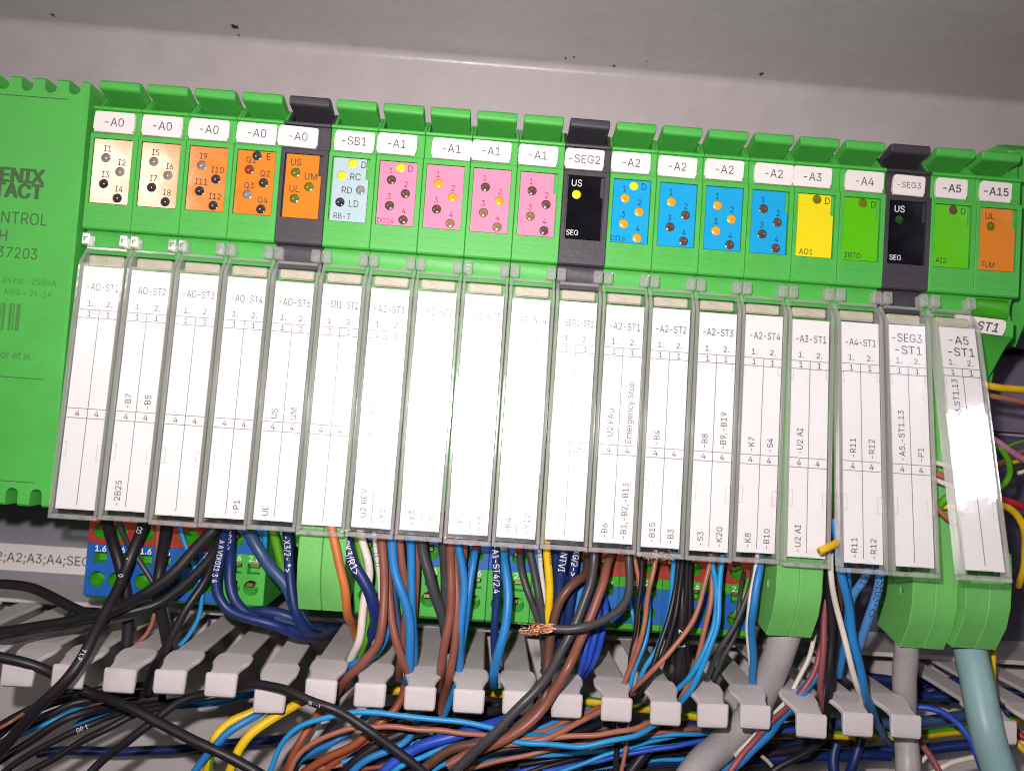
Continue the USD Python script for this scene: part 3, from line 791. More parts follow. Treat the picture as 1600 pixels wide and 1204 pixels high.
def tube(C, r, sides=14, a0=0.0, a1=2 * math.pi, twist=0.0, cap=True):
    t, n, b = frame(C)
    full = abs(a1 - a0 - 2 * math.pi) < 1e-6
    k = sides if full else max(5, int(sides * (a1 - a0) / 6.28) + 1)
    ang = a0 + (a1 - a0) * (np.arange(k) / (k if full else k - 1))
    s = np.concatenate([[0], np.cumsum(np.linalg.norm(np.diff(C, axis=0), axis=1))])
    A = ang[None, :] + twist * s[:, None]
    V = C[:, None] + r * (np.cos(A)[..., None] * n[:, None] + np.sin(A)[..., None] * b[:, None])
    N = len(C)
    F = []
    for j in range(k if full else k - 1):
        i = np.arange(N - 1)
        a_, b_, c_, d_ = i * k + j, i * k + (j + 1) % k, (i + 1) * k + (j + 1) % k, (i + 1) * k + j
        F += [np.stack([a_, b_, c_], 1), np.stack([a_, c_, d_], 1)]
    V = V.reshape(-1, 3)
    F = np.vstack(F)
    if full and cap:
        V = np.vstack([V, C[:1], C[-1:]])
        e0, e1 = len(V) - 2, len(V) - 1
        j = np.arange(k)
        F = np.vstack([F, np.stack([np.full(k, e0), (j + 1) % k, j], 1), np.stack([np.full(k, e1), (N - 1) * k + j, (N - 1) * k + (j + 1) % k], 1)])
    return trimesh.Trimesh(V, F, process=False)


def print_on(C, r, s_, h, start, sx=1.0, flip=False, around=0.0):
    """lettering wrapped on the front of a tube, reading along it from start (mm)"""
    v, f, w = text2(s_, h, False, sx)
    tt = trimesh.Trimesh(v, f, process=False)
    vv, ff = trimesh.remesh.subdivide_to_size(tt.vertices, tt.faces, max(.7, h * .45))
    t, n, b = frame(C)
    S = np.concatenate([[0], np.cumsum(np.linalg.norm(np.diff(C, axis=0), axis=1))])
    along = start + (vv[:, 0] + w / 2) * (-1 if flip else 1)
    q = vv[:, 1] * (1 if flip else -1)
    A = around + q / r
    def ip(X):
        return np.column_stack([np.interp(along, S, X[:, i]) for i in range(3)])
    rr = r + .03 + vv[:, 2]
    P = ip(C) + rr[:, None] * (np.cos(A)[:, None] * ip(n) + np.sin(A)[:, None] * ip(b))
    return trimesh.Trimesh(P, ff, process=False)


def radius(w, pts):
    ym = np.mean([p[2] for p in pts])
    return .9 * w / 2 * (198.5 + ym) / FPX


def wire(col, w, label, pts, group=None, cat='wire', name='wire', txt=None, ferrule=None, stripe=None, sleeve=None):
    C = curve(pts)
    r = radius(w, pts)
    if stripe:
        T = Thing(name, label, cat, group, loc=C[len(C) // 2])
        T.part('yellow_half', tube(C, r, 16, stripe[0], stripe[0] + math.pi, stripe[1]), 'w_yellow', smooth=True)
        T.part('green_half', tube(C, r, 16, stripe[0] + math.pi, stripe[0] + 2 * math.pi, stripe[1]), 'w_leaf', smooth=True)
        return
    body = tube(C, r)
    if not (txt or ferrule or sleeve):
        single(name, body, 'w_' + col, label, cat, group, smooth=60)
        return
    T = Thing(name, label, cat, group, loc=C[len(C) // 2])
    p = T.part('insulation', body, 'w_' + col, smooth=60)
    for (s_, h, start, mat, flip, *ar) in txt or ():
        T.part('lettering', print_on(C, r, s_, h, start, .8, flip, *(ar or (0,))), mat, parent=p, smooth=False)
    if ferrule:
        mat, n, rr = ferrule
        T.part('ferrule', tube(C[:n], r * rr), mat, smooth=60)
    if sleeve:
        mat, n0, n1, rr = sleeve
        T.part('sleeve', tube(C[n0:n1], r * rr), mat, smooth=60)


G_T = 'wires tangled in the lower duct'
BK = 'black'
# --- left: black cables crossing the red and blue plugs
wire(BK, 19, 'black cable dropping straight in front of the second red and blue plug', [(163, 800, 8), (172, 835, 12), (188, 885, 13.5), (197, 925, 13), (200, 970, 14), (197, 1010, 14), (188, 1060, 20)], cat='cable')
wire(BK, 19, 'long black cable with white print slanting over the second finger to the lower left', [(226, 795, 9), (219, 830, 11), (205, 868, 10), (186, 915, 6), (163, 960, 0), (135, 1015, -7), (105, 1060, -10), (60, 1105, -10), (20, 1150, -9), (-20, 1195, -8)], cat='cable',
     txt=[('CO', 1.3, 5, 'white_ink', False), ('-', 1.5, 14, 'white_ink', False), ('O', 1.2, 19, 'white_ink', False), ('7 L F', 1.0, 40, 'white_ink', False)])
wire('grey_black', 9, 'thin dark grey wire between the first two plugs leaning right', [(183, 805, 9), (195, 838, 12), (215, 872, 14), (235, 905, 14), (255, 935, 15), (262, 990, 15)])
wire(BK, 18, 'black cable falling vertically in front of the third plug', [(260, 800, 9), (257, 840, 12), (250, 885, 13), (247, 930, 12), (255, 975, 14), (262, 1010, 18), (265, 1050, 25)], cat='cable')
wire(BK, 19, 'glossy black cable sweeping from under the fourth flap down to the left edge', [(352, 806, 6), (335, 825, 4), (300, 862, 3), (262, 903, 1), (222, 930, 1), (177, 953, 2), (121, 968, 4), (60, 978, 6), (-10, 990, 8)], cat='cable')
wire(BK, 17, 'black cable curving in from the left edge below the white strip', [(-10, 912, 20), (40, 916, 18), (80, 931, 14), (121, 953, 10), (155, 962, 7), (195, 957, 6), (240, 945, 9), (290, 912, 11), (330, 868, 12), (350, 835, 11), (362, 800, 8)], cat='cable')
wire('grey_black', 14, 'dark cable entering at the left edge just above the first full duct finger', [(-10, 1004, 10), (50, 992, 8), (110, 978, 7), (150, 971, 6.5), (200, 962, 8), (260, 930, 14)], cat='cable')
wire(BK, 14, 'black cable between the third and fourth plugs bending into the duct', [(347, 825, 9), (335, 865, 12), (322, 905, 12), (288, 955, 9), (262, 1005, 8), (243, 1040, 10), (230, 1080, 16)], cat='cable')
wire('copper_brown', 7, 'thin orange brown wire beside the vertical black cable on the third plug', [(248, 815, 14), (246, 850, 15), (243, 900, 16), (242, 945, 15), (235, 978, 15), (212, 1003, 18)])
wire('light_blue', 7, 'thin light blue wire over the third and fourth plugs', [(278, 812, 14), (285, 835, 15), (295, 862, 15.5), (305, 890, 15.5), (315, 930, 15), (312, 960, 15), (300, 985, 15), (280, 1008, 15)])
wire(BK, 17, 'long black cable running over the first finger and down to the bottom edge', [(-10, 1023, -2), (50, 1039, 0), (82, 1052, 2), (121, 1072, 6), (197, 1102, 2), (252, 1130, 0), (316, 1162, -2), (391, 1200, -2), (420, 1217, -2)], cat='cable')
wire(BK, 15, 'long black cable arching over the fifth finger and down to the right', [(130, 1217, 2), (185, 1168, 3), (232, 1132, 3), (245, 1120, 4), (315, 1084, 6), (371, 1074, 4), (402, 1069, -1), (437, 1074, -4), (480, 1092, -7), (525, 1109, -8), (568, 1135, -8), (606, 1162, -8), (642, 1190, -8), (680, 1220, -8)], cat='cable',
     txt=[('III - - I', .7, 70, 'white_ink', False)])
wire('navy', 15, 'dark blue cable lying flat across the duct base at the lower left', [(60, 1176, 52), (111, 1172, 52), (180, 1173, 52), (260, 1171, 52), (315, 1165, 52), (427, 1155, 50), (470, 1150, 45)], cat='cable')
for i, p in enumerate(([(-10, 1140, 10), (50, 1105, 10), (110, 1085, 12), (170, 1075, 16), (230, 1068, 24)], [(-10, 1168, 6), (60, 1125, 8), (120, 1098, 10), (190, 1085, 18), (250, 1078, 26)], [(-10, 1195, 4), (50, 1155, 6), (110, 1120, 8), (180, 1100, 16), (260, 1090, 24)],
                       [(-10, 1217, 6), (70, 1165, 8), (130, 1135, 10), (200, 1110, 18), (300, 1090, 28)], [(20, 1217, 10), (100, 1175, 12), (160, 1140, 14), (230, 1110, 20), (300, 1100, 30)], [(-10, 1155, 14), (40, 1118, 14), (90, 1095, 16), (150, 1080, 22), (200, 1075, 30)])):
    wire(BK, 11 + i % 3, 'black cable in the bundle at the lower left corner', p, group='black cables bundled at the lower left', cat='cable', txt=[('00 1', 1.1, 22, 'white_ink', False)] if i == 3 else None)
wire('royal', 8, 'short blue wire glinting between the black cables at the lower left', [(40, 1135, 12), (62, 1120, 9.5), (85, 1110, 11), (120, 1095, 20)])
wire('light_blue', 7, 'light blue wire in the lower left black bundle', [(-10, 1165, 12), (30, 1150, 9), (75, 1128, 8), (108, 1113, 11), (150, 1092, 22)])
wire('blue', 14, 'blue wire running right under the third and fourth fingers', [(120, 1135, 20), (160, 1115, 22), (205, 1104, 25), (260, 1102, 25), (330, 1096, 25), (400, 1082, 28)])
wire('copper_brown', 6, 'thin reddish wire at the left edge of the lower bundle', [(-10, 1140, 6), (10, 1130, 6), (28, 1120, 8), (60, 1100, 14)])
wire('leaf', 9, 'short green wire under the second finger', [(70, 1094, 14), (80, 1088, 12), (92, 1083, 12), (110, 1076, 18)])
# --- protective wires, lower left
wire('', 15, 'green and yellow wire arching below the fifth finger, left of the blue one', [(450, 1076, 14), (420, 1094, 8), (394, 1112, 6), (361, 1127, 4), (338, 1150, 2), (328, 1182, 2), (320, 1218, 2)], stripe=(-.5, .0))
wire('blue', 13, 'light blue wire between the two green and yellow wires below the fifth finger', [(430, 1095, 9), (402, 1115, 3), (366, 1137, 0), (338, 1162, -1), (308, 1200, -1), (298, 1220, -1)])
wire('', 16, 'thick yellow and green wire curving down below the fifth finger', [(520, 1075, 14), (475, 1094, 8), (442, 1112, 5), (417, 1127, 3), (391, 1147, 1), (371, 1175, 0), (357, 1217, 0)], stripe=(-.9, .0))
# --- navy printed sleeves
wire('navy', 17, 'navy printed sleeve bending right below the fourth plug', [(361, 800, 8), (360, 840, 11), (359, 890, 12), (362, 928, 11), (385, 957, 10), (420, 973, 10), (460, 985, 12), (488, 990, 18), (508, 990, 31), (522, 990, 45), (536, 994, 60)], cat='sleeve', txt=[('-XG/2->', 1.4, 4, 'white_ink', False)])
wire('navy', 16, 'navy printed sleeve at the left of the pair over the fourth plug', [(353, 825, 9), (347, 860, 10), (339, 895, 9), (338, 922, 8.5), (352, 948, 8.5), (390, 965, 8.5), (430, 978, 9), (465, 990, 13), (492, 996, 22), (510, 995, 34), (522, 996, 47), (534, 1000, 60)], cat='sleeve', txt=[('A A VIXGI1 3 4', 1.4, 3, 'white_ink', False)])
wire('slate', 20, 'slate blue cable slanting right across the fourth plug', [(378, 806, 8), (392, 838, 10), (408, 864, 10), (428, 892, 9), (449, 918, 9), (462, 950, 9), (474, 972, 11), (492, 982, 19), (510, 983, 32), (524, 984, 46), (538, 988, 60)], cat='cable')
wire('navy', 16, 'navy sleeve printed X3 left of the pale green shell plug', [(447, 800, 7), (449, 840, 8.5), (451, 880, 8.5), (456, 920, 8), (464, 962, 7.5), (480, 984, 11), (498, 988, 22), (514, 987, 37), (528, 990, 52), (536, 993, 60)], cat='sleeve', txt=[('-X3/2- *>', 1.75, 6, 'white_ink', False)])
wire('slate', 18, 'slate blue cable dipping into the duct behind the sixth finger', [(430, 968, 14), (465, 983, 14), (490, 990, 20), (512, 990, 36), (526, 990, 50), (538, 994, 61)], cat='cable')
wire('navy', 18, 'navy cable rising behind the ribbons left of the sixth finger', [(395, 955, 16), (440, 960, 15), (480, 975, 18), (505, 980, 29), (522, 980, 44), (538, 984, 60)], cat='cable')
wire('', 15, 'green and yellow wire left of the X3 sleeve', [(421, 800, 10), (430, 842, 12), (438, 873, 12.5), (449, 903, 13), (460, 930, 15), (470, 960, 22)], stripe=(1.1, .0))
wire('light_blue', 9, 'short light blue wire behind the slate cable on the fourth plug', [(414, 815, 13), (414, 842, 13.5), (413, 864, 15)])
wire('orange', 15, 'orange brown wire passing the right side of the pale green shell plug', [(514, 800, -1), (521, 835, -1.5), (529, 880, -2), (540, 925, -2), (542, 948, 0), (548, 972, 8), (560, 1000, 16)])
# --- centre left group
wire('navy', 20, 'navy sleeve printed CK3 slanting right in front of the white wire', [(530, 806, 3), (539, 840, 3), (552, 877, 2), (568, 908, 1.5), (582, 938, 2), (587, 962, 4), (582, 985, 8), (575, 1010, 16)], cat='sleeve', txt=[('.CK3/R1>', 1.9, 6, 'white_ink', False)])
wire('white', 14, 'white wire curving behind the CK3 sleeve into the duct', [(562, 800, 5), (567, 845, 6), (574, 875, 6), (576, 903, 6), (571, 930, 6), (567, 960, 6), (563, 990, 7), (552, 1022, 10), (545, 1045, 18)])
wire('leaf', 13, 'green wire beside the white wire going into the duct', [(556, 800, 8), (559, 845, 9.5), (566, 880, 9.5), (576, 930, 9), (577, 960, 9), (572, 992, 9), (562, 1022, 12), (556, 1040, 20)])
wire('white', 8, 'thin cream marker strip left of the brown wires', [(583, 800, 7), (587, 850, 8), (592, 900, 8.5), (594, 940, 8.5), (587, 985, 9), (583, 1005, 12)], txt=[('I I - I I - I I', 1.0, 8, 'dark_ink', False)])
wire('navy', 8, 'sliver of a navy sleeve behind the first brown wire', [(587, 805, 9), (590, 850, 9.8), (594, 890, 10.5), (596, 930, 12)], cat='sleeve')
wire('brown', 15, 'brown wire swinging left between the sixth and seventh fingers', [(595, 800, 4), (597, 850, 4.5), (600, 905, 4), (600, 950, 3), (592, 1000, 2), (570, 1030, 2), (547, 1054, 4), (530, 1077, 9), (515, 1098, 14)])
wire('blue', 13, 'blue wire under the swinging brown wire', [(610, 930, 11), (604, 985, 9), (588, 1018, 8), (553, 1036, 10), (538, 1046, 15)])
wire('brown', 14, 'brown wire bending right behind the first blue wire', [(604, 815, 8), (606, 870, 8), (607, 920, 7), (610, 955, 6), (618, 995, 5), (631, 1036, 6), (642, 1058, 12)])
wire('blue', 16, 'blue wire slanting right in front of the brown wires', [(607, 800, 4), (612, 850, 4.5), (618, 890, 4.5), (628, 925, 4), (637, 960, 4), (641, 1000, 5), (640, 1038, 7), (634, 1065, 14)])
wire('brown', 14, 'brown wire right of the slanting blue wire', [(621, 800, 6.5), (625, 850, 7), (630, 890, 7.5), (635, 930, 8), (634, 970, 9), (628, 1020, 12), (622, 1060, 20)])
wire('blue', 15, 'straight blue wire left of the two dark grey wires', [(641, 800, 6), (642, 850, 6.5), (643, 900, 7), (644, 960, 7), (646, 1005, 8), (642, 1050, 14)])
wire('slate', 11, 'slate blue wire seen between the slanting blue wires', [(613, 850, 10), (613, 905, 10), (619, 945, 10), (624, 985, 10), (628, 1020, 12)])
wire('brown', 9, 'thin brown wire left of the dark grey wires', [(649, 805, 8), (651, 860, 9), (651, 930, 10), (647, 980, 11), (640, 1030, 16)])
wire('grey_black', 18, 'dark grey wire bending right in front of the eighth plug', [(655, 800, 5), (659, 848, 5.5), (667, 885, 5.5), (677, 920, 5.5), (688, 955, 6), (696, 985, 9), (698, 1015, 16)])
wire('grey_black', 17, 'straight dark grey wire left of the pair of brown wires', [(689, 800, 5), (692, 850, 6), (695, 890, 7), (697, 940, 8), (699, 990, 13)])
wire('brown', 15, 'left one of the pair of brown wires in front of the ninth plug', [(703, 800, 4.5), (705, 860, 5), (705, 910, 5), (702, 965, 4.5), (696, 1002, 4.5), (690, 1040, 6), (686, 1075, 14), (680, 1110, 20)])
wire('brown', 14, 'right one of the pair of brown wires in front of the ninth plug', [(709, 815, 7), (711, 860, 7), (714, 920, 6.5), (713, 965, 5.5), (711, 1005, 5), (705, 1042, 5), (697, 1078, 10), (689, 1112, 14)])
wire('blue', 14, 'blue wire right of the pair of brown wires', [(712, 805, 5), (717, 850, 5.5), (723, 890, 5.5), (724, 930, 5.5), (721, 975, 5.5), (718, 1025, 8), (709, 1077, 12), (693, 1117, 14), (675, 1140, 15)])
wire('brown', 10, 'short brown wire end at the top of the ninth plug', [(731, 805, 8), (728, 850, 9), (723, 885, 11)])
wire('blue', 13, 'blue wire with a red ferrule in the ninth plug', [(746, 846, 16), (744, 858, 13), (741, 872, 10), (735, 900, 8.5), (731, 930, 7.5), (728, 970, 8), (722, 1010, 9), (718, 1040, 14)], ferrule=('w_red', 4, 1.12))
wire('navy', 14, 'navy sleeve printed A1-ST4 in front of the tenth plug', [(770, 805, 5), (773, 850, 5.5), (776, 900, 5), (776, 940, 5), (772, 985, 5.5), (773, 1020, 7), (780, 1045, 14)], cat='sleeve', txt=[('-A1-ST4/2.4', 1.75, 7.5, 'white_ink', False)])
wire('blue', 16, 'thick blue wire with a grey end sleeve in the tenth plug', [(785, 848, 14), (786, 862, 11), (787.5, 878, 8.5), (792, 905, 6.5), (794, 940, 5), (790, 975, 4), (782, 1008, 3.5), (774, 1040, 6), (772, 1070, 14)], sleeve=('w_grey', 0, 4, 1.1))
wire('grey_black', 12, 'dark grey wire with an orange ferrule in the tenth plug', [(812, 850, 16), (812, 862, 13), (814, 882, 10), (821, 910, 8), (831, 942, 7), (839, 966, 7), (848, 1000, 8), (850, 1040, 12)], ferrule=('w_red', 4, 1.15))
wire('grey_black', 14, 'dark grey wire just left of the thick yellow wire', [(820, 812, 6), (827, 860, 7), (835, 895, 6.5), (842, 930, 5.5), (850, 970, 6), (856, 1010, 8), (850, 1050, 12)])
wire('blue', 10, 'blue wire half hidden left of the thick yellow wire', [(832, 815, 9), (838, 865, 10), (845, 905, 10), (848, 940, 11), (850, 980, 14)])
wire('white', 8, 'white wire with dark marks left of the thick yellow wire', [(839, 815, 8.5), (844, 868, 9.5), (849, 915, 9.5), (852, 950, 10), (854, 990, 14)], txt=[('- V - X -', 1.0, 6, 'dark_ink', False)])
wire('yellow', 14, 'thick yellow wire in the centre with dark print on its edge', [(853, 805, 4), (855, 860, 4.5), (858, 905, 4.5), (858, 945, 5), (856, 975, 6), (858, 1010, 10)], txt=[('XXXXXX', 1.1, 8, 'dark_ink', False, -.9)])
wire('navy', 20, 'navy sleeve printed NTVI right of the thick yellow wire', [(885, 810, 6.5), (880, 865, 7.5), (875, 905, 7.5), (873, 945, 8), (874, 985, 9), (880, 1020, 12)], cat='sleeve', txt=[('. NTVI', 1.8, 8, 'white_ink', False)])
wire('navy', 15, 'plain navy sleeve close against the thick yellow wire', [(866, 812, 8), (868, 870, 9), (868, 930, 10), (866, 980, 11)], cat='sleeve')
wire('navy', 16, 'navy sleeve printed XG left of the copper filled hole', [(904, 812, 6), (899, 865, 7), (894, 905, 7), (891, 945, 7.5), (888, 985, 9), (890, 1020, 12)], cat='sleeve', txt=[('XG/2->', 1.7, 8, 'white_ink', False)])
wire('blue', 12, 'blue wire behind the crossing brown wire at the copper filled hole', [(914, 880, 13), (905, 925, 11), (899, 960, 11), (896, 1000, 12)])
# --- centre: brown and dark grey crossing wires, frayed copper
C1 = [(920, 872, 15), (917, 885, 9), (912, 897, 5), (897, 909, 2), (880, 932, 1), (869, 958, 1), (861, 990, 1), (856, 1026, 1), (855, 1056, 0), (852, 1085, -3), (838, 1108, -3), (810, 1135, -3), (775, 1155, -3), (720, 1166, -2), (690, 1178, -1), (650, 1215, -1)]
wire('dark_brown', 16, 'brown wire from the copper filled hole sweeping down left behind the copper strands', C1)
wire('grey_black', 16, 'thick dark grey wire crossing the finger row down to the lower left', [(933, 812, 3), (929, 868, 3), (923, 908, 1), (908, 952, -1), (897, 978, -2), (887, 998, -3), (864, 1041, -6), (841, 1074, -9), (808, 1107, -10), (778, 1140, -10), (735, 1180, -8), (700, 1217, -6)])
wire('brown', 16, 'brown wire from the twelfth plug crossing the tenth finger to the lower left', [(957, 862, 16), (955, 870, 12), (949, 882, 8), (941, 912, 4), (928, 950, 2), (910, 993, 0), (885, 1046, -4), (866, 1078, -4), (850, 1105, -4), (816, 1137, -5), (782, 1158, -5), (740, 1174, -4), (700, 1195, -4)])
pts = [(983, 820, 5), (982, 850, 4), (983, 875, 3), (984, 903, 1), (981, 928, -1), (970, 948, -3), (948, 966, -5), (913, 978, -7), (883, 983, -7), (864, 981, -7)]
C = curve(pts); r = radius(14, pts)
T = Thing('frayed_wire', 'dark grey wire hooked left with frayed bare copper strands at its end', 'wire', loc=C[-1])
T.part('insulation', tube(C, r), 'w_grey_black', smooth=60)
q = random.Random(3)
st = []
p0, p1 = C[-1], at(812, 985, -7)
ax = (p1 - p0) / np.linalg.norm(p1 - p0)
for i in range(64):
    o = np.array([0, q.gauss(0, .5), q.gauss(0, .5)])
    o *= min(1.0, 1.1 / max(np.linalg.norm(o), .01))
    ln_ = q.uniform(3.5, 9.5)
    s0 = C[-1] + o - ax * .8
    m1 = s0 + ax * (ln_ * .45) + np.array([0, q.gauss(0, .2), q.gauss(.1, .2)])
    e1 = m1 + ax * ln_ * .35 + np.array([q.gauss(0, .3), q.gauss(0, .6), q.gauss(.15, .6)])
    e2 = e1 + ax * ln_ * .15 + np.array([q.gauss(-.1, .4), q.gauss(0, .5), q.gauss(.1, .6)])
    from scipy.interpolate import CubicSpline
    cc = CubicSpline([0, 1, 2, 3], np.array([s0, m1, e1, e2]))(np.linspace(0, 3, 12))
    st.append(tube(cc, .075, 4, cap=False))
for i, s3 in enumerate(st[:40]):
    T.part('copper_strand', s3, 'copper', smooth=True)
g = T.part('copper_core', cat_(*st[40:]), 'copper', smooth=True)
stage.GetPrimAtPath(g).SetCustomDataByKey('kind', 'stuff')
# stripped strands poking out of the upper hole of the twelfth plug
T = Thing('copper_end', 'ball of bare copper strands in the upper hole of the twelfth plug', 'copper strands', loc=at(917, 868, 16))
for i in range(16):
    c0 = at(917, 868, 17)
    pts3 = [c0 + [q.gauss(0, .7), 0, q.gauss(.4, .7)] for _ in range(4)]
    pts3[0][1], pts3[1][1], pts3[2][1], pts3[3][1] = 19, 16.5, 15.8, 17
    cc = CubicSpline([0, 1, 2, 3], np.array(pts3))(np.linspace(0, 3, 12))
    T.part('copper_strand', tube(cc, .12, 5, cap=False), 'copper', smooth=True)
for i, (p, lab) in enumerate((([(930, 930, 15), (922, 955, 9), (919, 985, 7), (913, 1022, 6), (905, 1052, 12)], 'left'), ([(937, 928, 15), (934, 960, 8), (930, 990, 6.5), (920, 1025, 7), (908, 1056, 14)], 'middle'), ([(944, 930, 15), (946, 958, 9), (942, 987, 8), (930, 1025, 9), (912, 1056, 15)], 'right'))):
    wire('royal', 11, f'royal blue wire, {lab} of the three in the lower hole of the twelfth plug', p, ferrule=('w_red', 3, 1.1) if i == 1 else None)
# --- right centre thin wires
wire(BK, 8, 'thin black wire under the burnt fluff at the left of the thirteenth plug', [(1004, 830, 6), (1004, 875, 6.5), (1000, 921, 6.5), (995, 965, 6), (989, 1005, 6.5), (984, 1042, 12)])
wire('copper_brown', 7.5, 'thin orange brown wire left of the thin black wire on the thirteenth plug', [(991, 835, 9), (994, 882, 8), (998, 920, 7.5), (996, 975, 6.5), (990, 1020, 6), (978, 1057, 8), (972, 1078, 14)])
wire('copper_brown', 8.5, 'thin brown wire in the middle of the thirteenth plug', [(1026, 835, 5), (1023, 872, 5), (1016, 913, 4.5), (1009, 960, 4.5), (999, 1006, 4.5), (979, 1058, 7), (970, 1082, 14)])
wire('light_blue', 7.5, 'thin light blue wire below the middle of the thirteenth plug', [(1015, 935, 12), (1013, 972, 9), (1005, 1012, 6.5), (986, 1063, 7), (978, 1088, 14)])
wire('light_blue', 7, 'thin light blue wire fanning out left of the eleventh finger gap', [(1012, 1000, 16), (992, 1034, 9), (982, 1068, 10), (976, 1090, 16)])
wire('light_blue', 6, 'short light blue wire at the lower left hole of the thirteenth plug', [(983, 938, 14), (988, 957, 12), (993, 980, 13)])
wire('light_blue', 8, 'light blue wire left of the thin black bundle', [(1054, 832, 6), (1053, 875, 6.5), (1050, 920, 7), (1044, 955, 8), (1030, 1005, 9), (1005, 1050, 9), (992, 1078, 14)])
for i, (w, p) in enumerate(((9, [(1062, 832, 6), (1060, 880, 6.5), (1055, 920, 6.5), (1044, 968, 5.5), (1032, 1005, 4), (1012, 1060, 4), (990, 1093, 11)]), (8, [(1068, 832, 5), (1066, 880, 5.5), (1060, 930, 5.5), (1052, 975, 4.5), (1040, 1012, 4.5), (1022, 1047, 6), (1003, 1088, 13)]),
                            (9, [(1074, 832, 8), (1073, 900, 8.5), (1071, 950, 9), (1066, 1000, 10), (1060, 1050, 14)]), (8, [(1065, 832, 8), (1064, 890, 8.5), (1059, 950, 9), (1052, 1000, 10), (1040, 1045, 14)]), (8, [(1078, 840, 9), (1078, 905, 9.5), (1077, 955, 10), (1074, 1005, 11), (1072, 1055, 15)]))):
    wire(BK, w, 'thin black wire in the bundle between the thirteenth and fourteenth plugs', p, group='thin black wires between the thirteenth and fourteenth plugs')
wire(BK, 20, 'black sleeve printed with white marks behind the thin black bundle', [(1066, 920, 11), (1065, 960, 10), (1064, 1000, 10), (1063, 1040, 11), (1060, 1085, 18)], cat='sleeve', txt=[('2 - 1', 1.9, 10, 'white_ink', False)])
wire('copper_brown', 8.5, 'thin brown wire crossing left over the thin black bundle', [(1112, 838, 4), (1109, 878, 4), (1100, 920, 3.5), (1090, 950, 3), (1073, 985, 1.5), (1046, 1019, 1), (1015, 1051, 2), (988, 1079, 8), (975, 1094, 14)])
wire('copper_brown', 9, 'thin brown wire behind the pair of light blue wires', [(1117, 838, 6), (1114, 890, 6), (1107, 955, 5), (1093, 1018, 4.5), (1075, 1070, 6), (1058, 1098, 10), (1045, 1122, 14)])
wire('light_blue', 9.5, 'left one of the pair of light blue wires on the fourteenth plug', [(1107, 838, 5), (1114, 885, 4.5), (1119, 925, 4), (1117, 970, 3.5), (1102, 1014, 3), (1080, 1053, 4), (1060, 1075, 8), (1040, 1092, 14)])
wire('light_blue', 9.5, 'right one of the pair of light blue wires on the fourteenth plug', [(1131, 838, 5), (1127, 890, 4.5), (1123, 935, 3.5), (1120, 975, 2.5), (1107, 1020, 2), (1089, 1058, 3), (1062, 1099, 8), (1040, 1127, 14)])
wire('brown', 7, 'thin brown wire end between the pair of light blue wires', [(1123, 838, 8), (1122, 868, 9), (1121, 895, 11)])
wire('grey_black', 9, 'thin dark grey wire right of the fifteenth plug bending left', [(1181, 840, 5), (1176, 900, 5), (1161, 948, 5), (1143, 983, 5), (1122, 1020, 6), (1107, 1054, 11), (1098, 1078, 16)])
wire('grey_black', 8, 'second thin dark wire bending left over the fourteenth finger', [(1163, 893, 20), (1159, 912, 13), (1155, 945, 10), (1148, 990, 9), (1128, 1030, 9), (1115, 1062, 14)])
wire('leaf', 8, 'thin green wire at the lower right hole of the fifteenth plug', [(1168, 905, 14), (1160, 935, 12), (1146, 962, 14)])
wire('blue', 13, 'blue wire just left of the shell plug with the left grey cable', [(1189, 836, 5), (1187, 862, 3.5), (1186, 888, 1), (1181, 925, -.5), (1176, 965, 1), (1175, 1005, 5), (1176, 1042, 9), (1176, 1070, 14)])
wire('white', 7.5, 'white wire beside the blue wire at the left shell plug', [(1184, 836, 2), (1181, 890, 1.5), (1172, 935, 1.5), (1168, 970, 3), (1170, 1010, 6), (1173, 1050, 11)])
# --- right: around the open gap
wire(BK, 13, 'black wire just right of the shell plug with the left grey cable', [(1293, 840, 0), (1295, 900, 2), (1298, 950, 4), (1299, 1000, 5), (1297, 1050, 5), (1293, 1100, 8), (1290, 1142, 12)])
wire(BK, 11, 'black wire behind the white wire right of the left shell plug', [(1303, 850, 4), (1304, 940, 7), (1305, 1000, 9), (1302, 1060, 10), (1300, 1100, 16)])
wire('mauve', 11, 'mauve wire right of the left shell plug', [(1291, 935, 9), (1289, 965, 8.5), (1285, 1015, 8), (1282, 1060, 8), (1286, 1095, 10), (1292, 1127, 14)])
wire('mauve', 10, 'long mauve wire looping down to the bottom edge at the right', [(1290, 980, 13), (1280, 1026, 11), (1264, 1062, 10), (1240, 1095, 9), (1208, 1125, 5), (1170, 1165, 2), (1140, 1205, 0), (1128, 1222, 0)])
wire('blue', 16, 'thick blue wire dipping behind the sixteenth finger to the bottom edge', [(1296, 1005, 14), (1278, 1050, 11), (1258, 1076, 10), (1222, 1120, 8), (1190, 1155, 4), (1145, 1198, 2), (1128, 1217, 2)])
wire('white', 8, 'white wire running along the thick blue wire at the lower right', [(1273, 990, 14), (1262, 1030, 14), (1240, 1075, 13), (1212, 1113, 11), (1172, 1155, 8), (1150, 1180, 10)])
wire('white', 10, 'white wire falling in front of the seventeenth finger', [(1297, 850, -1), (1300, 905, -1), (1309, 958, 0), (1324, 1014, 0), (1338, 1066, 1), (1345, 1090, 5), (1350, 1110, 12)])
wire('blue', 14, 'bright blue wire right of the falling white wire', [(1303, 810, -1), (1309, 850, -2), (1316, 900, -2), (1326, 950, -1), (1336, 1010, 0), (1349, 1070, 1), (1360, 1103, 7), (1372, 1132, 16), (1385, 1155, 32), (1400, 1165, 48)])
wire('blue', 12, 'darker blue wire behind the bright blue wire', [(1322, 865, 4), (1326, 915, 5), (1325, 960, 6), (1318, 1010, 8), (1312, 1055, 13)])
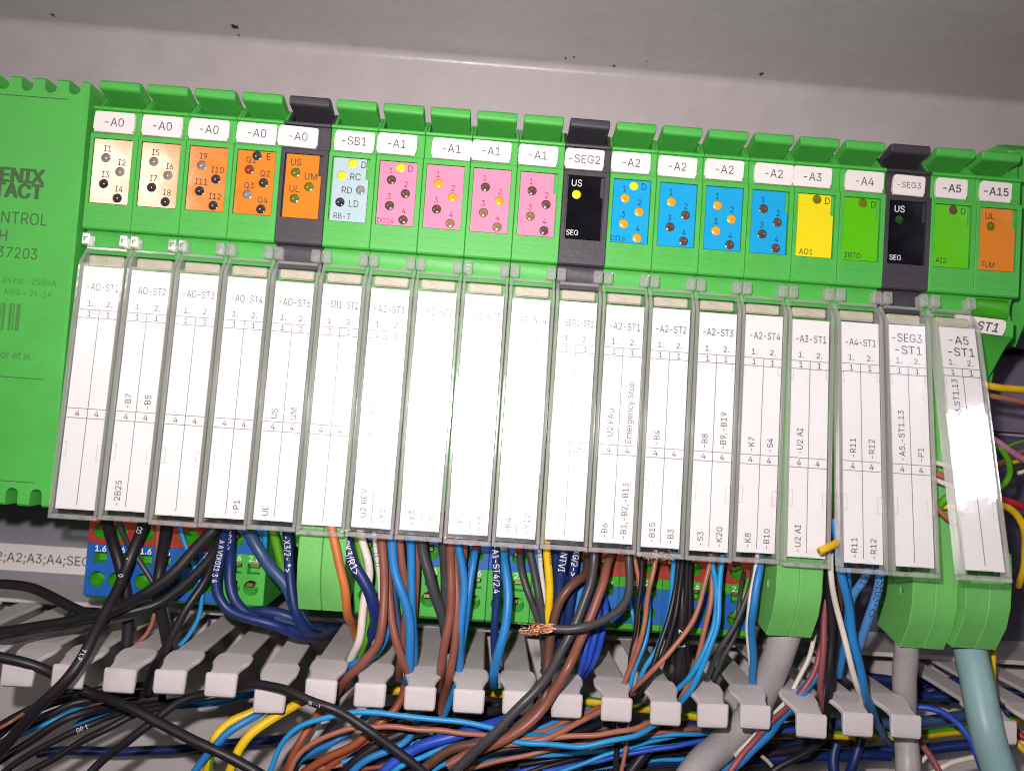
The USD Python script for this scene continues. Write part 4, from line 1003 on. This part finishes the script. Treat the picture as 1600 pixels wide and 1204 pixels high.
wire('dark_brown', 9, 'dark reddish wire in the gap between the two right flaps', [(1307, 700, 4), (1306, 790, 3), (1306, 860, 5), (1309, 910, 8), (1313, 955, 11)])
wire('label_blue', 15, 'light blue marker sleeve printed SEG3 left of the middle shell plug', [(1378, 860, 0), (1374, 905, 0), (1366, 940, 1), (1355, 971, 3), (1345, 1000, 7), (1330, 1030, 12)], cat='sleeve', txt=[('-SEG3-<>', 2.0, 6, 'dark_ink', False)])
wire('label_blue', 14, 'short light blue marker sleeve curling left under the fourth flap from the right', [(1362, 870, 2), (1349, 905, 3), (1336, 925, 5), (1328, 950, 9)], cat='sleeve', txt=[('A1 T', 1.9, 5, 'dark_ink', False)])
wire('', 20, 'green plug ear', [], ) if False else None
pts = [(1320, 841, 2), (1310, 846, -4), (1297, 853, -8.6), (1279, 861, -9.6)]
C = curve(pts); r = radius(13, pts)
T = Thing('cut_wire', 'cut yellow wire end poking out over the flap headed -A3-ST1', 'wire', loc=C[-1])
T.part('insulation', tube(C, r), 'w_yellow', smooth=60)
T.part('copper_core', tube(np.array([C[-2], C[-1], C[-1] + (C[-1] - C[-2]) * .12]), r * .55, 10), 'copper', smooth=60)
# --- cables
wire('grey', 52, 'left grey sheathed cable under a green shell plug running down to the left', [(1238, 965, 9), (1230, 985, 9), (1218, 1015, 10), (1203, 1055, 14), (1185, 1098, 17), (1150, 1142, 16), (1110, 1180, 10), (1070, 1228, 4)], cat='cable', name='sheathed_cable')
wire('grey', 40, 'middle grey sheathed cable hanging straight down behind the last finger', [(1418, 985, 9), (1415, 1030, 11), (1413, 1080, 14), (1413, 1120, 15), (1416, 1160, 12), (1420, 1217, 9)], cat='cable', name='sheathed_cable')
wire('teal', 55, 'thick pale teal cable under the rightmost shell plug', [(1513, 980, 10), (1517, 1015, 8), (1528, 1075, 3), (1542, 1140, -1), (1561, 1207, -2), (1566, 1228, -2)], cat='cable', name='sheathed_cable')
wire('yellow', 10, 'yellow wire behind the teal cable at the right edge', [(1556, 975, 20), (1552, 1020, 20), (1551, 1060, 20), (1556, 1100, 18), (1572, 1140, 10), (1600, 1172, 6), (1622, 1187, 6)])
wire('', 15, 'green and yellow wire running through the whole duct behind the fingers', [(560, 1078, 36), (640, 1078, 36), (775, 1081, 36), (925, 1096, 36), (995, 1104, 36), (1078, 1116, 36), (1160, 1131, 36), (1240, 1144, 36), (1316, 1148, 36), (1387, 1149, 36), (1451, 1146, 36), (1501, 1140, 36), (1582, 1124, 36), (1622, 1115, 36)], stripe=(-1.1, .004))
wire('slate', 19, 'slate blue cable lying behind the teal and middle grey cables', [(1300, 1130, 36), (1380, 1129, 35), (1440, 1127, 34), (1500, 1119, 34), (1622, 1108, 35)], cat='cable')
wire('royal', 11, 'blue wire arching from behind the middle grey cable to the teal cable', [(1395, 1112, 22), (1441, 1105, 18), (1468, 1110, 16), (1494, 1128, 14), (1515, 1155, 12), (1535, 1200, 12)])
wire('mauve', 11, 'dark red wire at the bottom between the grey and teal cables', [(1428, 1148, 20), (1445, 1168, 18), (1462, 1195, 16), (1475, 1225, 14)])
wire('white', 9, 'white wire crossing the bottom between the grey and teal cables', [(1440, 1214, 20), (1468, 1200, 18), (1521, 1181, 18), (1575, 1164, 20)])
wire('white', 7, 'short white wire end at the bottom right of the middle grey cable', [(1440, 1190, 18), (1455, 1180, 18), (1464, 1195, 18), (1470, 1212, 18)])
wire('red', 11, 'red wire at the lower right edge', [(1568, 1126, 18), (1590, 1145, 14), (1622, 1166, 12)])
wire('white', 9, 'white wire at the lower right edge beside the teal cable', [(1550, 1172, 16), (1575, 1166, 15), (1600, 1160, 14), (1622, 1152, 14)])
for i, p in enumerate(([(1400, 1050, 50), (1446, 1065, 46), (1500, 1073, 46), (1622, 1090, 46)], [(1430, 1092, 48), (1462, 1075, 46), (1494, 1062, 46), (1530, 1050, 50)], [(1380, 1078, 44), (1446, 1086, 42), (1500, 1092, 42), (1560, 1100, 42)], [(1330, 1056, 52), (1380, 1060, 50), (1440, 1078, 50), (1480, 1095, 50)])):
    wire('navy', 16, 'navy cable seen between the middle grey and teal cables behind the fingers', p, group='navy cables behind the grey and teal cables', cat='cable')
# --- loose wires between and beside the last flaps
wire('white', 9, 'upper white wire between the two rightmost flaps', [(1440, 716, -4), (1464, 723, -4), (1484, 729, -5), (1512, 737, -5)])
wire('copper_brown', 12, 'upper orange brown wire between the two rightmost flaps', [(1440, 732, -3), (1465, 740, -3.5), (1485, 748, -4), (1512, 758, -4)])
wire('white', 9, 'lower white wire between the two rightmost flaps', [(1440, 742, -4), (1467, 752, -4.5), (1486, 760, -5), (1512, 770, -5)])
wire('leaf', 14, 'green wire curl between the two rightmost flaps', [(1465, 800, -2), (1472, 784, -4), (1484, 773, -5), (1512, 768, -5)])
wire('yellow', 9, 'yellow wire between the two rightmost flaps', [(1445, 783, -3), (1471, 791, -3.5), (1489, 792, -4), (1512, 790, -4)])
wire('copper_brown', 10, 'lower orange brown wire between the two rightmost flaps', [(1452, 778, -5), (1466, 794, -5.5), (1480, 808, -6), (1500, 821, -6), (1520, 830, -6)])
wire('', 13, 'green and yellow wire at the right edge beside the leaning flap', [(1525, 600, 4), (1550, 604, 4), (1575, 607, 5), (1625, 609, 8)], stripe=(-1.9, 0))
wire('copper_brown', 10, 'orange brown wire below the green and yellow one at the right edge', [(1525, 612, 6), (1550, 619, 6), (1575, 624, 7), (1625, 635, 10)])
wire('pink', 11, 'pink wire at the right edge beside the leaning flap', [(1535, 674, 4), (1561, 692, 5), (1585, 708, 8), (1625, 735, 12)])
wire('leaf', 6, 'thin green wire at the right edge', [(1560, 702, 12), (1580, 695, 14), (1600, 690, 16), (1625, 684, 18)])
wire('mauve', 8, 'dark red wire at the right edge', [(1562, 724, 10), (1578, 714, 12), (1600, 704, 14), (1625, 694, 16)])
wire('yellow', 7, 'thin yellow wire at the right edge', [(1562, 722, 12), (1578, 722, 12), (1600, 716, 14), (1625, 710, 16)])
wire('grey_black', 9, 'dark grey wire at the right edge', [(1562, 735, 12), (1587, 729, 14), (1625, 722, 18)])
wire('white', 7, 'short white wire end at the right edge', [(1590, 739, 14), (1600, 736, 14), (1625, 730, 16)])
wire('leaf', 10, 'thick green loop at the right edge behind the leaning flap', [(1550, 690, 6), (1566, 702, 6), (1577, 722, 7), (1575, 745, 9), (1560, 764, 11), (1540, 775, 13)])
wire('red', 12, 'red wire bending down at the right edge', [(1540, 775, 12), (1570, 781, 13), (1592, 789, 14), (1625, 812, 16)])
wire('yellow', 12, 'thick yellow wire bending down at the right edge', [(1545, 786, 8), (1570, 790, 8), (1586, 801, 9), (1597, 822, 10), (1603, 850, 12), (1600, 885, 14), (1592, 915, 18)])
# --- tangle along the bottom of the picture
wire('light_blue', 9, 'long light blue wire arching along the bottom under the centre fingers', [(418, 1217, -3), (428, 1190, -3), (440, 1162, -3), (467, 1135, -3), (505, 1121, -3), (546, 1113, -3), (594, 1114, -3), (657, 1120, -3), (740, 1131, -3), (796, 1142, -2), (840, 1148, 2), (900, 1148, 8)])
wire('copper_brown', 9, 'long pinkish brown wire below the arching light blue wire', [(452, 1217, -1), (462, 1185, -1), (480, 1167, -1), (518, 1145, -1), (568, 1136, -1), (606, 1135, -1), (682, 1140, -1), (740, 1147, -1), (790, 1150, 1), (850, 1140, 4), (900, 1120, 8), (937, 1104, 14)])
wire('rust', 14, 'rust brown wire below the sixth finger', [(515, 1085, 14), (500, 1110, 8), (482, 1137, 4), (462, 1173, 2), (445, 1214, 2)])
wire('grey', 20, 'pale grey cable slanting below the sixth finger', [(562, 1048, 22), (535, 1085, 18), (505, 1125, 16), (480, 1160, 14), (450, 1217, 12)], cat='cable')
wire('grey', 30, 'thick grey cable lying at the bottom under the rust brown wire', [(520, 1120, 34), (480, 1150, 32), (440, 1180, 30), (395, 1222, 30)], cat='cable')
wire('blue', 12, 'blue wire passing under the pinkish brown wire', [(455, 1200, 6), (480, 1180, 6), (530, 1152, 6), (560, 1130, 10), (580, 1105, 16)])
wire('rust', 14, 'rust brown wire rising towards the seventh finger', [(465, 1214, 8), (510, 1185, 8), (556, 1160, 8), (594, 1128, 9), (622, 1102, 11), (632, 1070, 15)])
wire('rust', 12, 'second rust brown wire at the bottom centre left', [(495, 1214, 10), (530, 1185, 10), (581, 1152, 10), (620, 1135, 14), (660, 1120, 22)])
wire(BK, 16, 'black cable at the bottom under the seventh and eighth fingers', [(530, 1217, 6), (555, 1188, 6), (581, 1168, 6), (631, 1145, 7), (672, 1132, 9), (735, 1118, 14), (790, 1105, 20)], cat='cable')
wire('blue', 12, 'blue wire dropping out under the seventh finger', [(545, 1212, 4), (575, 1186, 4), (606, 1172, 4), (636, 1155, 6), (652, 1127, 10), (655, 1098, 15)])
wire('royal', 18, 'royal blue cable at the bottom centre', [(585, 1222, 2), (610, 1195, 2), (640, 1175, 2), (680, 1157, 2), (740, 1140, 4), (795, 1121, 10), (830, 1105, 18)], cat='cable')
wire('light_blue', 9, 'light blue wire just right of the royal blue cable', [(600, 1222, 0), (625, 1198, 0), (657, 1183, 0), (695, 1168, 0), (740, 1158, 1), (790, 1150, 3), (850, 1140, 8), (900, 1125, 14)])
wire('light_blue', 8, 'light blue wire at the very bottom left of the thick dark grey wire', [(655, 1222, 3), (680, 1200, 3), (727, 1178, 3), (770, 1165, 5), (810, 1158, 9)])
wire('light_blue', 9, 'upper light blue wire fanning right below the ninth finger', [(795, 1156, 4), (828, 1143, 4), (850, 1135, 5), (880, 1122, 8), (920, 1106, 14)])
wire('light_blue', 9, 'lower light blue wire fanning right below the tenth finger', [(790, 1158, 3), (850, 1145, 4), (902, 1130, 8), (940, 1112, 13), (985, 1088, 20)])
wire('copper_brown', 10, 'pinkish brown wire rising to the right below the tenth finger', [(735, 1172, -2), (780, 1164, -2), (841, 1155, -2), (884, 1140, 0), (937, 1109, 6), (962, 1094, 12)])
wire('copper_brown', 9, 'thin brown wire curving up to the twelfth finger', [(790, 1160, -1), (841, 1153, -1), (922, 1148, -1), (980, 1140, 0), (1025, 1124, 6), (1050, 1110, 14)])
wire('light_blue', 9, 'light blue wire curving up to the twelfth finger', [(800, 1156, -3), (836, 1161, -3), (897, 1165, -3), (937, 1161, -3), (985, 1150, -2), (1028, 1130, 4), (1060, 1110, 12)])
wire(BK, 10, 'thin black wire below the pinkish brown wire at the bottom centre', [(735, 1184, 0), (775, 1173, 0), (821, 1165, 1), (880, 1150, 4), (947, 1127, 12), (980, 1115, 20)])
wire(BK, 18, 'thick black cable slanting down below the twelfth finger', [(1060, 1110, 22), (1041, 1137, 20), (1010, 1173, 18), (975, 1217, 16)], cat='cable')
wire('copper_brown', 7, 'thin brown wire hanging down below the eleventh finger', [(985, 1118, 12), (980, 1150, 10), (975, 1180, 9), (968, 1222, 9)])
wire(BK, 10, 'thin black wire hanging down below the eleventh finger', [(962, 1108, 14), (965, 1160, 12), (962, 1217, 12)])
wire(BK, 12, 'black wire curving left below the sixteenth finger', [(1195, 1217, 14), (1213, 1200, 14), (1245, 1183, 14), (1281, 1157, 18), (1292, 1140, 22)])
wire('grey', 7, 'short pale wire end at the bottom right of the left grey cable', [(1188, 1180, 18), (1200, 1190, 17), (1212, 1206, 16)])
navy = [[(700, 1222, 30), (760, 1200, 30), (839, 1176, 30), (922, 1183, 32), (980, 1205, 34)], [(780, 1222, 28), (830, 1190, 28), (880, 1170, 28), (960, 1165, 30), (1060, 1165, 32), (1130, 1155, 32)], [(960, 1180, 34), (1033, 1166, 30), (1112, 1150, 30), (1160, 1140, 30)],
        [(860, 1215, 38), (930, 1200, 35), (993, 1194, 32), (1086, 1186, 30), (1180, 1186, 30), (1260, 1183, 32), (1390, 1180, 36)], [(940, 1150, 36), (1000, 1141, 34), (1080, 1134, 32), (1135, 1135, 32)], [(1306, 1160, 32), (1302, 1182, 31), (1306, 1217, 28)],
        [(1345, 1153, 32), (1338, 1182, 31), (1322, 1217, 28)], [(1300, 1178, 42), (1440, 1169, 42), (1516, 1163, 42), (1622, 1150, 42)], [(640, 1165, 24), (690, 1150, 24), (745, 1128, 24), (800, 1118, 26)], [(720, 1150, 28), (780, 1135, 28), (850, 1128, 30), (930, 1118, 34)],
        [(760, 1222, 34), (765, 1190, 32), (790, 1160, 32), (830, 1130, 36)], [(830, 1160, 38), (900, 1190, 36), (960, 1222, 34)], [(1080, 1222, 36), (1130, 1195, 36), (1240, 1165, 38), (1290, 1150, 40)]]
for i, p in enumerate(navy):
    wire('navy', 17 + i % 3, 'navy cable tangled deep in the duct at the bottom', p, group='navy cables tangled deep in the duct', cat='cable', txt=[('E - 7 V R4 - S', 1.1, 14, 'white_ink', False)] if i in (1, 3) else None)
bl = [[(560, 1160, 26), (620, 1130, 24), (700, 1112, 26), (770, 1100, 32)], [(610, 1205, 20), (680, 1178, 20), (760, 1172, 20), (840, 1180, 24)], [(700, 1205, 20), (770, 1180, 22), (830, 1168, 26), (920, 1150, 34)], [(690, 1125, 28), (760, 1115, 28), (850, 1112, 30), (930, 1108, 36)],
      [(1150, 1200, 30), (1210, 1175, 30), (1270, 1165, 34), (1340, 1160, 38)], [(600, 1110, 30), (660, 1105, 30), (730, 1100, 34)], [(780, 1105, 30), (840, 1095, 30), (900, 1105, 34)], [(660, 1222, 18), (720, 1195, 18), (800, 1185, 22)]]
for i, p in enumerate(bl):
    wire(BK, 14 + (i * 5) % 4, 'black cable lying deep in the duct under the centre fingers', p, group='black cables deep in the duct', cat='cable')
dl = [('blue', [(640, 1222, 12), (690, 1190, 12), (740, 1176, 13), (800, 1172, 16)]), ('light_blue', [(570, 1222, 16), (620, 1185, 15), (680, 1165, 16), (760, 1140, 22)]), ('rust', [(520, 1222, 18), (570, 1190, 18), (640, 1165, 20), (700, 1140, 26)]), ('dark_brown', [(680, 1222, 8), (720, 1200, 8), (760, 1180, 10), (820, 1170, 16)])]
for i, (c, p) in enumerate(dl):
    wire(c, 11, {'blue': 'blue wire low in the tangle at the bottom centre', 'light_blue': 'light blue wire low in the tangle under the seventh finger', 'rust': 'rust brown wire low in the tangle under the sixth finger', 'dark_brown': 'dark brown wire low in the tangle at the bottom centre'}[c], p)
# thin strands that fill the tangle
q = random.Random(21)
for c, n_, lab, grp in (('light_blue', 9, 'thin light blue wire in the tangle at the bottom centre', 'thin light blue wires in the tangle'), ('copper_brown', 9, 'thin brown wire in the tangle at the bottom centre', 'thin brown wires in the tangle'),
                        ('black', 10, 'thin black wire in the tangle at the bottom centre', 'thin black wires in the tangle'), ('royal', 5, 'thin royal blue wire in the tangle at the bottom centre', 'thin royal blue wires in the tangle'), ('rust', 5, 'thin rust wire in the tangle at the bottom left of centre', 'thin rust wires in the tangle')):
    for i in range(n_):
        x0 = q.uniform(450, 900) if c != 'rust' else q.uniform(470, 640)
        y0 = q.uniform(8, 30)
        dx = q.uniform(70, 120)
        r0 = q.uniform(1180, 1225)
        rise = q.uniform(14, 30)
        p = [(x0, r0, y0)]
        for k_ in range(3):
            p.append((p[-1][0] + dx, p[-1][1] - rise * (1 - .22 * k_) + q.uniform(-5, 5), y0 + 3 * k_ + q.uniform(-2, 2)))
        p.append((p[-1][0] + dx * .6, p[-1][1] - 4, 58))
        wire(c, q.uniform(6.5, 9), lab, p, group=grp)
